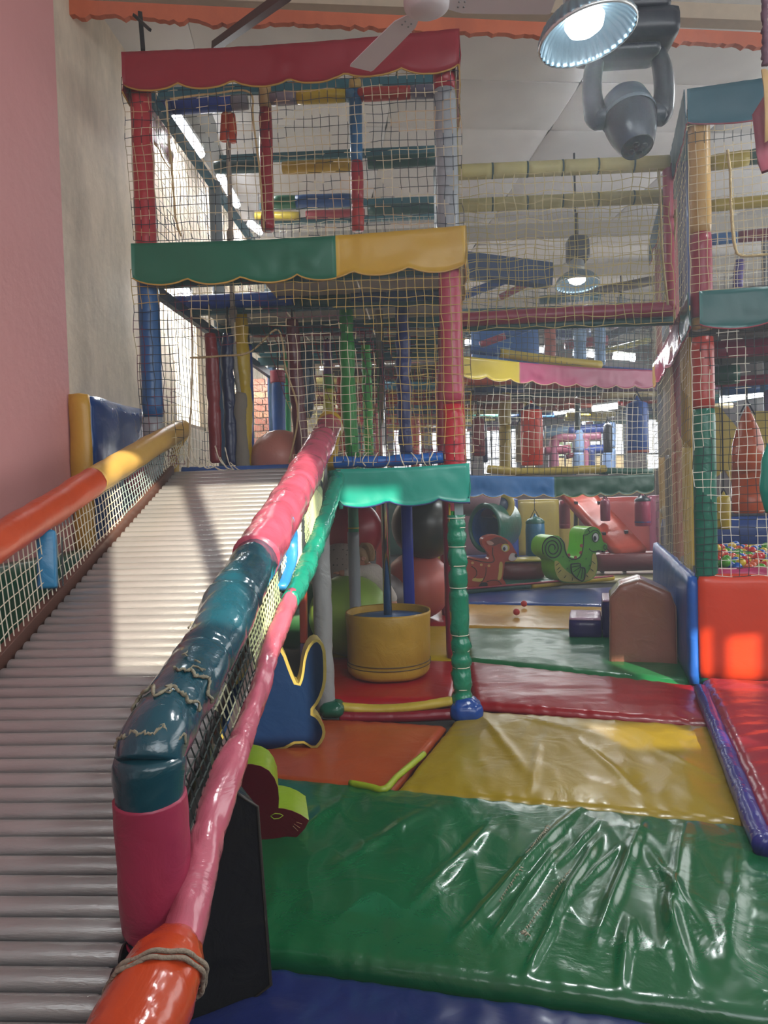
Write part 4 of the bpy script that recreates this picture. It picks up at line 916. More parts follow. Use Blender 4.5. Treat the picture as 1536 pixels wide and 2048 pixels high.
# purple steps with pink tops
sp_ = thing('foam_steps', 'purple foam steps with pale pink tops left of the brown block', 'foam steps', Wz(1180, 1277))
sA = Wz(1138, 1277)
h1 = W(1138, 1240, sA.y).z; h2 = h1*2
pad(sA+BX*.165+BY*.3+Vector((0, 0, h1/2)), .33, .6, h1, (BX, BY, Vector((0, 0, 1))), N=8, puff=.006, wr=.004, edge=.015).obj('lower_step', pvc('2c1c66', .3), sp_)
pad(sA+BX*.53+BY*.3+Vector((0, 0, h2/2)), .38, .6, h2, (BX, BY, Vector((0, 0, 1))), N=8, puff=.006, wr=.004, edge=.015).obj('upper_step', pvc('2c1c66', .3), sp_)
pad(sA+BX*.165+BY*.3+Vector((0, 0, h1+.004)), .32, .59, .02, (BX, BY, Vector((0, 0, 1))), N=8, puff=.004, wr=.002, edge=.008).obj('top_panel', pvc('b58aa8', .25), sp_)
pad(sA+BX*.53+BY*.3+Vector((0, 0, h2+.004)), .37, .59, .02, (BX, BY, Vector((0, 0, 1))), N=8, puff=.004, wr=.002, edge=.008).obj('top_panel', pvc('b58aa8', .25), sp_)
# standing blue pad and orange pad at the right tower's foot
bpA = Wz(1400, 1372); hB = W(1392, 1152, bpA.y).z
tag(pad(bpA-BX*.035+BY*1.8+Vector((0, 0, hB/2)), .09, 3.6, hB, (BX, BY, Vector((0, 0, 1))), N=40, puff=.01, wr=.008, edge=.03).obj('wall_pad', pvc('1f58ac', .34, .3, 5, .12, coat=.1)), 'tall glossy blue pad running back beside the brown block', 'pad')
opA = Wz(1398, 1374); hO = W(1450, 1156, opA.y).z
tag(pad(opA+BX*.275+BY*.06+Vector((0, 0, hO/2+.04)), .53, .1, hO-.04, (BX, BY, Vector((0, 0, 1))), N=14, puff=.012, wr=.004, edge=.025).obj('wall_pad', pvc('d03a14', .35, .2, 4, .06)), 'upright orange pad under the green and red post', 'pad')
for i, (x, y) in enumerate(((1048, 1211), (1033, 1228))):
    p = Wz(x, y, .05); ball('small_ball', (p.x, p.y, .03+.045), .042, pvc('b01c18', .3), ('small red plastic ball farther back on the mustard yellow mat', 'small red plastic ball nearer the front of the mustard yellow mat')[i], group='red balls on the mustard mat', ring=False, seg=16)
# wall pads left of the slide
def tagpad(c, s, colr, label, ax=None, **k): return tag(pad(c, s[0], s[1], s[2], ax, **k).obj('wall_pad', pvc(colr, .28, .3, 4, .1, coat=.3)), label, 'pad')
wp = thing('wall_pad', 'tall blue wall pad with a yellow front edge on the pink and cream wall', 'pad', (-2.4, 5.4, 1.27))
pad((-2.42, 5.50, 1.80), .13, 1.0, 1.10, N=14, puff=.012, wr=.012, edge=.03).obj('blue_panel', pvc('1c4484', .24, .4, 4, .1, coat=.4), wp)
pad((-2.42, 4.97, 1.80), .14, .06, 1.10, N=14, puff=.006, wr=.006, edge=.015).obj('yellow_panel', pvc('c79a3c', .35, .3), wp)
tagpad((-2.42, 4.75, .61), (.13, 2.4, 1.28), '17543c', 'green wall pad below the blue one, seen through the left net', N=14)
tagpad((-2.40, 3.1, .50), (.14, .8, 1.04), '1c3c84', 'blue wall pad farthest to the left, seen through the left net', N=10)
tagpad((-2.42, 2.35, .45), (.13, .65, .95), 'a03034', 'red wall pad at the left edge of the picture', N=10)
for i, (x, y, r) in enumerate(((283, 962, .13), (312, 975, .10), (330, 968, .09), (300, 990, .07))):
    ball('soft_ball', W(x, y, 5.35-.12*i), r, pvc('a8405c', .35), ('large pink soft ball in the corner behind the left net', 'pink soft ball right of the large one behind the left net', 'small pink soft ball nearest the top of the slide', 'smallest pink ball, lowest behind the left net')[i], ring=False, seg=18)
# ================================================================== RIGHT PLAY TOWER (turned like the floor mats)
PR0 = W(1412, 1100, 5.85); PR0.z = 0
def Bp(u, v, z): return PR0+BX*u+BY*v+Vector((0, 0, z))
rt = thing('play_tower', 'net-sided play tower at the right with teal valances above the ball pit', 'play tower', PR0)
def zb(px, py, u=0, v=0): return Wpl(px, py, Bp(0, v, 0), BY).z
zt1 = zb(1370, 200); za = zb(1385, 590); zaa = zb(1390, 655)
post(rt, Bp(0, 0, .0), Bp(0, 0, zb(1408, 675)), .085, [((zb(1408, 818))/zb(1408, 675), '0d6a54'), (1, 'b03426')], wob=.002)
post(rt, Bp(0, 0, zb(1400, 660)), Bp(0, 0, zt1), .082, [(.05, 'b09058'), ((zb(1400, 468)-zb(1400, 660))/(zt1-zb(1400, 660)), '96203a'), (1, 'b8904a')], wob=.002)
for v, c, c2, c3 in ((1.0, 'b89a3c', 'b08c30', '22305c'), (1.9, '8a1e2c', '962c44', '9c2444'), (2.7, '24324c', '7c7c84', '35506a'), (3.5, 'a87c30', '1c3c66', '96284a')):
    post(rt, Bp(.0, v, 0), Bp(.0, v, zt1), .06, [(.42, c), (.7, c2), (1, c3)], n=10)
for v, u in ((3.5, 1.2), (1.9, 1.3), (0, 1.75)):
    post(rt, Bp(u, v, 0), Bp(u, v, zt1), .06, [(.3, '1d5a8a'), (.6, '5a3a7c'), (1, '8a8a90')], n=10)
ev = BY*-.10
valance(rt, Bp(-.09, 0, zb(1368, 192))+ev, Bp(1.8, 0, zb(1368, 192))+ev, .30, [(1, '1a5666')], 2.6, trim='8c2438', sc=.05)
valance(rt, Bp(-.03, 0, za)+ev, Bp(1.8, 0, za)+ev, .30, [(1, '0f5a58')], 3.6, trim='a02c40', sc=.05)
valance(rt, Bp(-.11, 3.6, zb(1368, 192)), Bp(-.11, -.1, zb(1368, 192)), .30, [(1, '1f5468')], 5, trim='8c2438', sc=.04)
valance(rt, Bp(-.11, 3.4, za), Bp(-.11, -.1, za), .30, [(.10, 'c0a04a'), (.84, '8c2440'), (1, '12504e')], 6, trim='a02c40', sc=.04, rough=.2)
for z, c in ((za-.05, '2c5f68'), (zt1-.05, '2c5f68')):
    bar(Bp(0, 0, z), Bp(0, 3.5, z), .05, .08).obj('steel_beam', plain(c, .5), rt, smooth=False); bar(Bp(0, 0, z), Bp(1.8, 0, z), .05, .08).obj('steel_beam', plain(c, .5), rt, smooth=False)
def rbar(x0, y0, x1, y1, v, r, cols):
    post(rt, Wpl(x0, y0, Bp(0, v, 0), BY), Wpl(x1, y1, Bp(0, v, 0), BY), r, cols, 'crossbar', n=12)
rbar(1418, 327, 1600, 300, 1.0, .07, [(.45, 'c0a81e'), (1, '1c5a40')]); rbar(1418, 412, 1600, 396, 1.9, .06, [(1, 'b8a02a')])
rbar(1418, 480, 1600, 462, 2.7, .065, [(.32, '2060a0'), (1, '7c1e34')]); rbar(1420, 700, 1600, 688, 1.2, .085, [(1, '9c2450')])
rbar(1425, 752, 1478, 748, 1.9, .10, [(1, '11503e')]); rbar(1430, 765, 1600, 755, 2.7, .06, [(1, '8c2444')]); rbar(1440, 782, 1600, 770, 3.5, .06, [(.5, '1c508c'), (1, '2a70a8')])
post(rt, Wpl(1475, 575, Bp(0, 2.7, 0), BY), Wpl(1480, 520, Bp(0, 2.7, 0), BY), .055, [(1, '4a3484')])
for i in range(4):
    for j in range(2): pad(Bp(.48+.9*j, .5+.86*i, za-.0), .88, .84, .06, (BX, BY, Vector((0, 0, 1))), N=6, edge=.02).obj('deck_pad', pvc('9a938c', .5), rt)
for v in (.9, 1.8, 2.7): bar(Bp(0, v+.05, za-.1), Bp(1.8, v+.05, za-.1), .05, .1).obj('deck_joist', plain('5a5448', .6), rt, smooth=False)
n1 = ev*.9
net(rt, Bp(-.09, 0, zt1-.12)+n1, Bp(1.8, 0, zt1-.12)+n1, Bp(1.8, 0, za)+n1, Bp(-.09, 0, za)+n1, cell=.063, r=.0028, mat=netmat(('22282a', 'd8c89c', '24302e', 'c9b890'), .8), seed=21)
net(rt, Bp(-.09, 0, za-.2)+n1, Bp(1.8, 0, za-.2)+n1, Bp(1.8, 0, hO+.02)+n1, Bp(-.09, 0, hO+.02)+n1, cell=.062, r=.0028, mat=netmat(('22282a', 'e0dccc', '20262a', 'ddd8c4'), .9), seed=22)
net(rt, Bp(-.1, 3.5, zt1-.12), Bp(-.1, 0, zt1-.12), Bp(-.1, 0, za), Bp(-.1, 3.5, za), cell=.095, r=.002, mat=netmat(('b8ac90', 'a89c80', 'c8bc9c'), .8), seed=23)
net(rt, Bp(-.1, 3.5, za-.15), Bp(-.1, 0, za-.15), Bp(-.1, 0, hB), Bp(-.1, 3.5, hB-.35), cell=.095, r=.0021, mat=netmat(('d8d0b8', '5c5650', 'd0c4a0'), .5), seed=24)
net(rt, Bp(.0, 1.9, zt1-.1), Bp(1.8, 1.9, zt1-.1), Bp(1.8, 1.9, za), Bp(.0, 1.9, za), cell=.085, r=.003, mat=NETW, seed=25)
net(rt, Bp(1.3, 0.1, zt1-.1), Bp(1.3, 3.4, zt1-.1), Bp(1.3, 3.4, za), Bp(1.3, .1, za), cell=.08, r=.0028, mat=NETW, seed=26)
rope(rt, [Wpl(x, y, Bp(0, -.1, 0), BY) for x, y in ((1455, 300), (1460, 340), (1462, 400), (1466, 470), (1472, 500), (1478, 510), (1500, 512), (1560, 506))], .010, 'bfa878')
rope(rt, [Wpl(x, y, Bp(-.1, 0, 0), BX) for x, y in ((1340, 500), (1352, 420), (1346, 540), (1350, 640))], .008, 'a89868') 
# ball pit inside the right tower
pit = thing('ball_pit', 'ball pit with a pink padded rim and blue walls behind the orange pad', 'ball pit', Bp(.7, 1.0, 0))
zr = zb(1480, 1140, 0, .3)
pad(Bp(.9, .30, zr-.06), 1.9, .28, .14, (BX, BY, Vector((0, 0, 1))), N=14, puff=.015, edge=.05).obj('rim_pad', pvc('b83a68', .3), pit)
pad(Bp(.9, 3.4, zr+.10), 1.9, .2, .4, (BX, BY, Vector((0, 0, 1))), N=12, edge=.04).obj('wall_pad', pvc('1c3c80', .3), pit)
pad(Bp(.9, 3.5, zr+.38), 1.9, .3, .18, (BX, BY, Vector((0, 0, 1))), N=12, edge=.07).obj('wall_pad', pvc('77706e', .3), pit)
pad(Bp(.06, 1.85, zr-.2), .12, 3.0, .35, (BX, BY, Vector((0, 0, 1))), N=14, edge=.04).obj('wall_pad', pvc('22407c', .3), pit)
box(Bp(.95, 1.85, zr-.09), 1.7, 3.0, .05, (BX, BY, Vector((0, 0, 1)))).obj('pit_floor', plain('24304a', .6), pit, smooth=False)
box(Bp(.9, .34, (zr-.13)/2), 1.8, .1, zr-.13, (BX, BY, Vector((0, 0, 1)))).obj('front_board', plain('3a2430', .6), pit, smooth=False)
bcols = [('c01c1c', 'red'), ('1c58b0', 'blue'), ('4c9c1e', 'green'), ('d0b01c', 'yellow'), ('c8501c', 'orange')]; protos = {}
bi = 0; ORD = 'first second third fourth fifth sixth seventh eighth ninth tenth eleventh twelfth thirteenth fourteenth fifteenth'.split()
for a in range(11):
    for b in range(15):
        u = .24+a*.092+(b % 2)*.046+random.uniform(-.008, .008); v = .62+b*.125+random.uniform(-.01, .01)
        c, cn = random.choice(bcols); z = zr-.02+.03*v/2+.03*nz((u*3, v*2, 0))+(.03 if (a*7+b*3) % 5 == 0 else 0)
        if cn not in protos:
            o = ball('pit_ball', (0, 0, 0), .044, pvc(c, .25, .02, 5, .03), '', group='balls in the ball pit', ring=False, seg=14); protos[cn] = o
        else: o = protos[cn].copy(); COL.objects.link(o)
        o.location = Bp(u, v, z); o['label'] = '%s ball in the ball pit, %s row from the front, %s from the left' % (cn, ORD[b], ORD[a]); bi += 1
# hanging bags
def bag(label, px0, py0, px1, py1, Y, colr, topc=None, strap=40, rough=.3, band=None, cat='punching bag', taper=.5, base=None, n=18, open_top=None):
    """cylindrical bag between pixel corners at depth Y, gathered at the top under a strap"""
    a = W((px0+px1)/2, py1, Y); b = W((px0+px1)/2, py0, Y); r = abs(W(px1, py0, Y).x-W(px0, py0, Y).x)/2; hgt = b.z-a.z
    t = thing('hanging_bag', label, cat, a)
    prof = [(.001, 0), (r*.9, .0), (r, .02), (r*1.0, hgt*.4), (r*.99, hgt*(.83-.2*taper)), (r*.94, hgt*(1-.14*taper)), (r*.7, hgt*(1-.07*taper)), (r*.3, hgt), (.01, hgt+r*.5)]
    lathe(prof, a, n, wob=.05).obj('bag_body', pvc(colr, rough, .35, 6, .1), t)
    if band: lathe([(r*1.01, hgt*band[0]), (r*1.03, hgt*(band[0]+.02)), (r*1.01, hgt*(band[0]+.05))], a, n, wob=.05).obj('band', pvc(band[1], .5), t)
    top = a+Vector((0, 0, hgt+r*.4)); en = W((px0+px1)/2, py0-strap, Y)
    for s in (-1, 1): tube([a+Vector((s*r*.5, 0, hgt*.99)), top+Vector((0, 0, r*.5)), Vector((top.x, top.y, max(en.z, top.z+.05)))], .008, 6).obj('strap', plain('26242a', .8), t)
    if topc: lathe([(r*.97, hgt*(1-.18*taper)), (r*.99, hgt*(1-.12*taper)), (r*.72, hgt*(1-.03*taper)), (r*.3, hgt+.02), (.01, hgt+r*.3)], a, n, wob=.05).obj('cap', pvc(topc, .35), t)
    return t
vb = Bp(.45, 1.6, 0)
pO = Wpl(1497, 1000, vb, BY)
bag('big orange tapered punching bag inside the right tower', 1466, 828, 1529, 1026, pO.y, 'b04a18', strap=60, taper=2.2, rough=.25)
bag('yellow bag low down beside the orange punching bag', 1434, 990, 1462, 1058, pO.y+1.0, 'b09a1e', strap=300)
# yellow wing-like boards behind the bag
yb = thing('climbing_board', 'large yellow curved board behind the orange punching bag', 'board', Bp(.4, 2.9, 1))
poly = [Wpl(x, y, Bp(0, 2.75, 0), BY) for x, y in ((1426, 812), (1440, 815), (1470, 850), (1490, 880), (1492, 985), (1470, 975), (1450, 940), (1426, 960))]
O_ = poly[0].copy(); fc, rim = extrude([((p-O_).dot(BX), p.z-O_.z) for p in poly], O_, BX, Vector((0, 0, 1)), BY*.05); fc.obj('face_panel', pvc('bfa83e', .4), yb, smooth=False); rim.obj('edge', pvc('a8923a', .4), yb, smooth=False)
yb = thing('climbing_board', 'second yellow board at the right edge behind the orange punching bag', 'board', Bp(1.0, 2.9, 1))
poly = [Wpl(x, y, Bp(0, 2.75, 0), BY) for x, y in ((1504, 822), (1600, 822), (1600, 900), (1530, 900))]
O_ = poly[0].copy(); fc, rim = extrude([((p-O_).dot(BX), p.z-O_.z) for p in poly], O_, BX, Vector((0, 0, 1)), BY*.05); fc.obj('face_panel', pvc('bfa83e', .4), yb, smooth=False); rim.obj('edge', pvc('a8923a', .4), yb, smooth=False)
# items cut by the right edge of the photo: hanging cloth, net column, teal bag
def drape(label, pts_l, pts_r, Y, colr, name='hanging_cloth', trim=None):
    A = [W(x, y, Y) for x, y in pts_l]; B_ = [W(x, y, Y) for x, y in pts_r]; n = len(A); K = 12; mb = MB(); vs = []
    for off in (0, .006):
        for a, b in zip(A, B_):
            for k_ in range(K+1):
                f_ = k_/K; vs.append(a.lerp(b, f_)+Vector((0, .03*sin(f_*9+a.z*3)+off, 0)))
    q = n*(K+1); fs = []
    for i in range(n-1):
        for k_ in range(K):
            s_ = i*(K+1)+k_; fs += [(s_, s_+K+1, s_+K+2, s_+1), (q+s_, q+s_+1, q+s_+K+2, q+s_+K+1)]
    for i in range(n-1):
        for k_ in (0, K): s_ = i*(K+1)+k_; fs.append((s_, s_+K+1, q+s_+K+1, q+s_))
    for k_ in range(K):
        for i in (0, n-1): s_ = i*(K+1)+k_; fs.append((s_, s_+1, q+s_+1, q+s_))
    return tag(mb.add(vs, fs).obj(name, pvc(colr, .5, .2), None), label, 'cloth')
drape('pink cloth pennant hanging at the top right edge', [(1528, 190), (1502, 232), (1508, 270), (1514, 310), (1524, 342)], [(1600, 190), (1600, 232), (1600, 280), (1600, 320), (1600, 345)], 3.6, 'b05a6a')
drape('cream cloth pennant hanging over the pink one at the top right edge', [(1518, 145), (1524, 180), (1528, 230), (1530, 285)], [(1600, 140), (1600, 180), (1600, 230), (1600, 262)], 3.5, 'd2ac74')
drape('dark red lining below the pink pennant at the top right edge', [(1514, 305), (1516, 325), (1526, 346)], [(1600, 300), (1600, 330), (1600, 350)], 3.65, '7c1c30')
tag(tube([W(1529, -20, 3.4), W(1530, 60, 3.4), W(1531, 130, 3.4)], .014, 8, wob=.012, wsc=60, sub=40).obj('net_column', pvc('6a4a5a', .8), None), 'bunched net cord hanging at the very top right corner', 'net')
tag(tube([W(1545, 885, 3.9), W(1542, 920, 3.9), W(1540, 980, 3.9), W(1543, 1025, 3.9)], [.02, .045, .05, .03], 14, wob=.004, sub=20).obj('hanging_bag', pvc('0f6a5c', .2, .3, coat=.4), None), 'glossy teal bag cut off by the right edge of the picture', 'bag')
# ================================================================== NET BRIDGE between the towers
bg = thing('net_bridge', 'high rope net bridge with yellow padded top tubes between the two towers', 'net bridge', W(1130, 640, 6.7))
def brx(px, py, Y): return W(px, py, Y)
for (y0, y1, Y_) in ((345, 326, 6.7), (412, 392, 7.6)):
    a, b = W(915, y0, Y_), W(1338, y1, Y_); n_ = 6; p = tube([a, b], .02, 8).obj('top_tube', STEEL, bg)
    for i in range(n_):
        q0, q1 = a.lerp(b, i/n_+.003), a.lerp(b, (i+1)/n_-.003)
        tube([q0, q1], [.068, .068], 14, wob=.002, sub=6).obj('foam_sleeve', pvc('b8b070', .5, .2), p)
        if i: lathe([(.062, -.008), (.070, -.008), (.070, .008), (.062, .008)], a.lerp(b, i/n_), 12, ax=(Vector((0, 1, 0)), Vector((0, 0, 1)), (b-a).normalized())).obj('tie_string', plain('2c4a48', .7), p)
tube([W(920, 640, 6.72), W(1130, 628, 6.72), W(1345, 618, 6.72)], .065, 14, sub=30, wob=.003).obj('bottom_tube', pvc('8a1c3c', .3), bg)
tube([W(920, 655, 6.8), W(1345, 642, 6.8)], .04, 12, sub=12).obj('lower_beam', pvc('15504c', .4), bg)
tube([W(920, 628, 7.6), W(1335, 615, 7.6)], .05, 12, sub=12).obj('bottom_tube', pvc('1c4c5a', .4), bg)
net(bg, W(920, 640, 6.75), W(1345, 618, 6.75), W(1335, 615, 7.6), W(920, 628, 7.6), cell=.1, r=.003, mat=NETY, seed=35, jit=.3)
tube([W(1335, 330, 6.7), W(1338, 480, 6.7), W(1342, 620, 6.7)], .045, 12, sub=12).obj('end_post', pvc('96203c', .3), bg)
net(bg, W(915, 352, 6.66), W(1338, 335, 6.66), W(1345, 640, 6.62), W(920, 662, 6.62), cell=.085, r=.0036, mat=NETY, seed=31, jit=.3)
net(bg, W(915, 418, 7.6), W(1338, 398, 7.6), W(1340, 625, 7.6), W(920, 640, 7.6), cell=.10, r=.003, mat=NETY, seed=32, jit=.3)
rope(bg, [W(1318, 340, 6.6), W(1322, 430, 6.6), W(1326, 520, 6.6), W(1336, 610, 6.6)], .010, 'a8986c')
# ================================================================== BACK STRUCTURE under and behind the far valances
def cc(x, y): return (920+x/4.8, 1030+y/4.8)
def patch(root, pts, Y, colr, name, it=2, th=.006, rough=.4):
    P = [W(x, y, Y) for x, y in pts]; O = P[0].copy(); poly = smoothpoly([((p-O).x, (p-O).z) for p in P], it)
    fc, rim = extrude(poly, O, Vector((1, 0, 0)), Vector((0, 0, 1)), Vector((0, th, 0)))
    rim.add(fc.v, fc.f); return rim.obj(name, pvc(colr, rough, .1), root, smooth=False)
def line(root, pts, Y, colr='1d2a14', r=.006, name='drawn_line', sub=None):
    return tube([W(x, y, Y) for x, y in pts], r, 5, sub=sub or len(pts)*5).obj(name, pvc(colr, .5), root)
def ell(cx, cy, rx, ry, n=12): return [cc(cx+rx*cos(2*pi*i/n), cy+ry*sin(2*pi*i/n)) for i in range(n)]
DY = 11.4
deer, f, r, O_ = figure('foam_deer', 'reddish brown foam deer lying down on a green base, with white muzzle', [cc(*p) for p in ((205, 250), (235, 210), (310, 190), (390, 200), (455, 235), (495, 275), (525, 335), (552, 375), (545, 425), (500, 450), (440, 440), (425, 470), (418, 560), (405, 610), (435, 640), (448, 700), (440, 735), (-60, 742), (-80, 690), (-70, 520), (-20, 430), (60, 400), (180, 425), (260, 435), (292, 400), (262, 350), (225, 310))], DY, (-.02, .3, 0), '9c3c24', 'a8401c', 1)
patch(deer, [cc(*p) for p in ((448, 690), (440, 738), (-60, 744), (-75, 700))], DY-.015, '3c5a24', 'green_base', 0)
patch(deer, [cc(*p) for p in ((300, 235), (360, 205), (430, 235), (470, 275), (430, 290), (390, 265), (330, 300), (290, 290), (250, 260))], DY-.012, '5c3024', 'hair_tuft')
patch(deer, [cc(*p) for p in ((250, 250), (290, 245), (335, 275), (300, 292), (265, 280))], DY-.02, 'b08878', 'ear')
patch(deer, ell(435, 315, 42, 40), DY-.018, 'b8a83a', 'eye_patch'); patch(deer, ell(432, 318, 28, 32), DY-.026, 'c4c8c8', 'eye'); patch(deer, ell(425, 325, 13, 18), DY-.034, '20242c', 'pupil')
patch(deer, [cc(*p) for p in ((500, 360), (550, 378), (545, 425), (500, 445), (462, 430), (475, 385))], DY-.018, 'bcb4ac', 'muzzle'); patch(deer, ell(538, 390, 14, 18), DY-.026, '141414', 'nose')
patch(deer, [cc(*p) for p in ((375, 450), (412, 446), (408, 540), (395, 620), (355, 625), (372, 560))], DY-.015, 'b8a050', 'chest_stripe')
for x, y in ((40, 445), (120, 460), (205, 478), (278, 487)): patch(deer, ell(x, y, 15, 13, 8), DY-.015, 'c09a5c', 'back_spot', 1)
patch(deer, [cc(*p) for p in ((130, 600), (180, 612), (232, 604), (205, 642), (150, 638), (110, 632))], DY-.015, 'b8a050', 'belly_patch', 1)
patch(deer, [cc(*p) for p in ((195, 650), (255, 642), (270, 670), (250, 718), (200, 720), (175, 695))], DY-.02, '241c1a', 'hoof', 1)
line(deer, [cc(*p) for p in ((250, 500), (248, 560), (225, 620), (205, 645))], DY-.012); line(deer, [cc(*p) for p in ((110, 490), (150, 520), (160, 570), (130, 610))], DY-.012)
line(deer, [cc(*p) for p in ((255, 640), (310, 625), (360, 630), (395, 660), (390, 690))], DY-.012); line(deer, [cc(*p) for p in ((315, 310), (315, 380), (330, 430), (300, 455), (200, 445), (60, 412))], DY-.012)
SYh = 11.6
sea, f, r, O_ = figure('foam_seahorse', 'bright green foam seahorse with a spiral tail, cream belly and a smiling face', [cc(*p) for p in ((800, 330), (812, 250), (858, 205), (920, 193), (970, 213), (1005, 265), (1016, 340), (1040, 395), (1090, 420), (1140, 408), (1165, 365), (1182, 290), (1182, 190), (1205, 135), (1255, 108), (1315, 120), (1352, 160), (1364, 230), (1375, 262), (1412, 275), (1415, 330), (1390, 348), (1340, 335), (1300, 360), (1312, 410), (1320, 490), (1308, 570), (1265, 622), (1180, 648), (1050, 652), (965, 642), (925, 590), (905, 520), (905, 440), (850, 412), (812, 375))], SYh, (-.14, .42, 0), '54962a', '78c41e', 1)
patch(sea, [cc(*p) for p in ((905, 440), (945, 440), (990, 510), (1080, 580), (1210, 580), (1262, 500), (1268, 372), (1300, 368), (1312, 420), (1316, 490), (1304, 565), (1262, 615), (1180, 640), (1050, 644), (968, 634), (930, 585), (910, 520))], SYh-.012, 'a8a050', 'belly', 1)
patch(sea, [cc(*p) for p in ((1065, 470), (1150, 465), (1158, 500), (1200, 515), (1192, 618), (1150, 625), (1080, 560))], SYh-.02, '5c9a30', 'fin', 1)
line(sea, [cc(*p) for p in ((1065, 470), (1150, 465), (1158, 500), (1200, 515), (1192, 618), (1150, 625), (1080, 560), (1065, 470))], SYh-.03, r=.011)
for p in (((1155, 500), (1090, 545)), ((1165, 505), (1125, 600)), ((1180, 510), (1165, 610)), ((1150, 485), (1075, 500))): line(sea, [cc(*q) for q in p], SYh-.03, r=.006)
for i in range(9): 
    a = 200-i*25; x = 1110+190*cos(R(a)); y = 460+150*sin(R(a))*-1 if False else 470+165*abs(sin(R(a)))
    line(sea, [cc(x, min(630, y)), cc(1110+160*cos(R(a)), min(600, y-25))], SYh-.02, r=.005)
line(sea, [cc(890+(22+88*(t/42))*cos(-t*.40+.6)*.92, 318+(22+88*(t/42))*sin(-t*.40+.6)*1.1) for t in range(43)], SYh-.014, r=.011)
line(sea, [cc(*p) for p in ((960, 215), (1000, 270), (1012, 345), (1040, 400), (1090, 425), (1145, 410), (1168, 370), (1184, 290), (1186, 190))], SYh-.012, r=.010)
patch(sea, ell(1302, 215, 28, 42), SYh-.02, 'c8ccc8', 'eye'); patch(sea, ell(1295, 225, 15, 24), SYh-.028, '1c2024', 'pupil'); line(sea, ell(1302, 215, 30, 44)+[ell(1302, 215, 30, 44)[0]], SYh-.02, r=.007)
line(sea, [cc(*p) for p in ((1240, 320), (1265, 345), (1300, 350), (1335, 335))], SYh-.014, r=.007); line(sea, [cc(*p) for p in ((1258, 165), (1285, 145), (1325, 150), (1345, 185))], SYh-.014, r=.007)
line(sea, [cc(*p) for p in ((1185, 190), (1215, 190), (1250, 165), (1230, 140), (1260, 118))], SYh-.014, r=.007); line(sea, ell(1395, 308, 14, 24)+[ell(1395, 308, 14, 24)[0]], SYh-.02, r=.007)
for p in ((1045, 385), (1110, 408), (1160, 362), (1165, 295)): patch(sea, ell(p[0], p[1], 16, 18, 8), SYh-.014, '8c3a2c', 'back_ridge', 1)
for p in ((990, 400), (1050, 440), (1030, 515), (1210, 420), (1245, 485), (1075, 495)): patch(sea, ell(p[0], p[1], 9, 9, 6), SYh-.014, '3c6a20', 'spot', 1)
# brown foam slab with yellow top between deer and seahorse
fs_ = thing('foam_block', 'low dark red foam block with a yellow top between the deer and the seahorse', 'foam block', W(1045, 1160, 12.2))
zb0 = .06; ztp = W(1045, 1126, 12.2).z
pad((W(1046, 1140, 12.2).x, 12.5, (zb0+ztp)/2), .75, .6, ztp-zb0, N=8, puff=.01, wr=.02, edge=.04).obj('block_body', pvc('6c2418', .28), fs_)
pad((W(1030, 1140, 12.2).x, 12.5, ztp+.03), .95, .6, .05, N=8, puff=.01, wr=.01, edge=.02).obj('top_panel', pvc('a89a3c', .3), fs_)
# red foam ramp coming down to the right
A, B_, C_, D = W(1105, 978, 14.0), W(1172, 980, 14.0), W(1290, 1108, 12.6), W(1228, 1116, 12.6)
nrm = (B_-A).cross(D-A).normalized(); rmp = thing('foam_ramp', 'orange red padded ramp sloping down to the right behind the seahorse', 'ramp', C_)
mb = MB(); vs = []; NN = 14
for off in (0, -.14):
    for i in range(NN+1):
        for j in range(5):
            u, v = j/4, i/NN; vs.append((A*(1-u)+B_*u)*(1-v)+(D*(1-u)+C_*u)*v + nrm*(off+.02*sin(pi*u)+.008*nz((i*.7, j, 2))))
q = (NN+1)*5; fs = []
for i in range(NN):
    for j in range(4): s_ = i*5+j; fs += [(s_, s_+1, s_+6, s_+5), (q+s_, q+s_+5, q+s_+6, q+s_+1)]
    for j in (0, 4): s_ = i*5+j; fs.append((s_, s_+5, q+s_+5, q+s_))
for j in range(4):
    for i in (0, NN): s_ = i*5+j; fs.append((s_, s_+1, q+s_+1, q+s_))
mb.add(vs, fs).obj('ramp_panel', pvc('b03a1c', .28, .2), rmp)
for u in (.15, .85):
    for v in (.3, .75): p = (A*(1-u)+B_*u)*(1-v)+(D*(1-u)+C_*u)*v; bar(p-nrm*.16, (p.x, p.y+.05, .06), .06, .06).obj('leg', plain('2a2426', .5), rmp, smooth=False)
pad(W(1265, 1122, 12.5)+Vector((0, .2, -.02)), 1.25, .5, .3, N=10, puff=.01, edge=.04).obj('landing_block', pvc('5c1c1c', .3), rmp)
# wall padding at the far end under the deck
pads = [(1118, 1170, 'a8922e', 'yellow wall pad at the back, left of the red ramp', 1040), ]
Yw = 16.6
def wpad(x0, x1, y0, y1, colr, label):
    a = W(x0, y1, Yw); b = W(x1, y0, Yw); tagpad(((a.x+b.x)/2, Yw+.1, (a.z+b.z)/2), (b.x-a.x-.02, .14, b.z-a.z), colr, label, N=10)
wpad(1020, 1037, 998, 1112, '1c3c8c', 'narrow blue wall pad at the far end beside the teal tunnel')
wpad(1037, 1119, 998, 1112, 'a08c2c', 'wide yellow wall pad at the far end behind the light blue bag')
wpad(1119, 1158, 1000, 1112, '9c8628', 'second yellow wall pad partly behind the red ramp')
wpad(1186, 1300, 993, 1112, 'a02c1c', 'wide red wall pad at the far end right of the ramp')
wpad(1300, 1345, 990, 1112, '8c3450', 'dark pink wall pad at the far right end')
wpad(870, 1019, 1000, 1112, '8a5a62', 'dusty pink wall pad behind the tunnel')
wpad(690, 869, 1000, 1112, '1f4c3c', 'green wall pad behind the exercise balls')
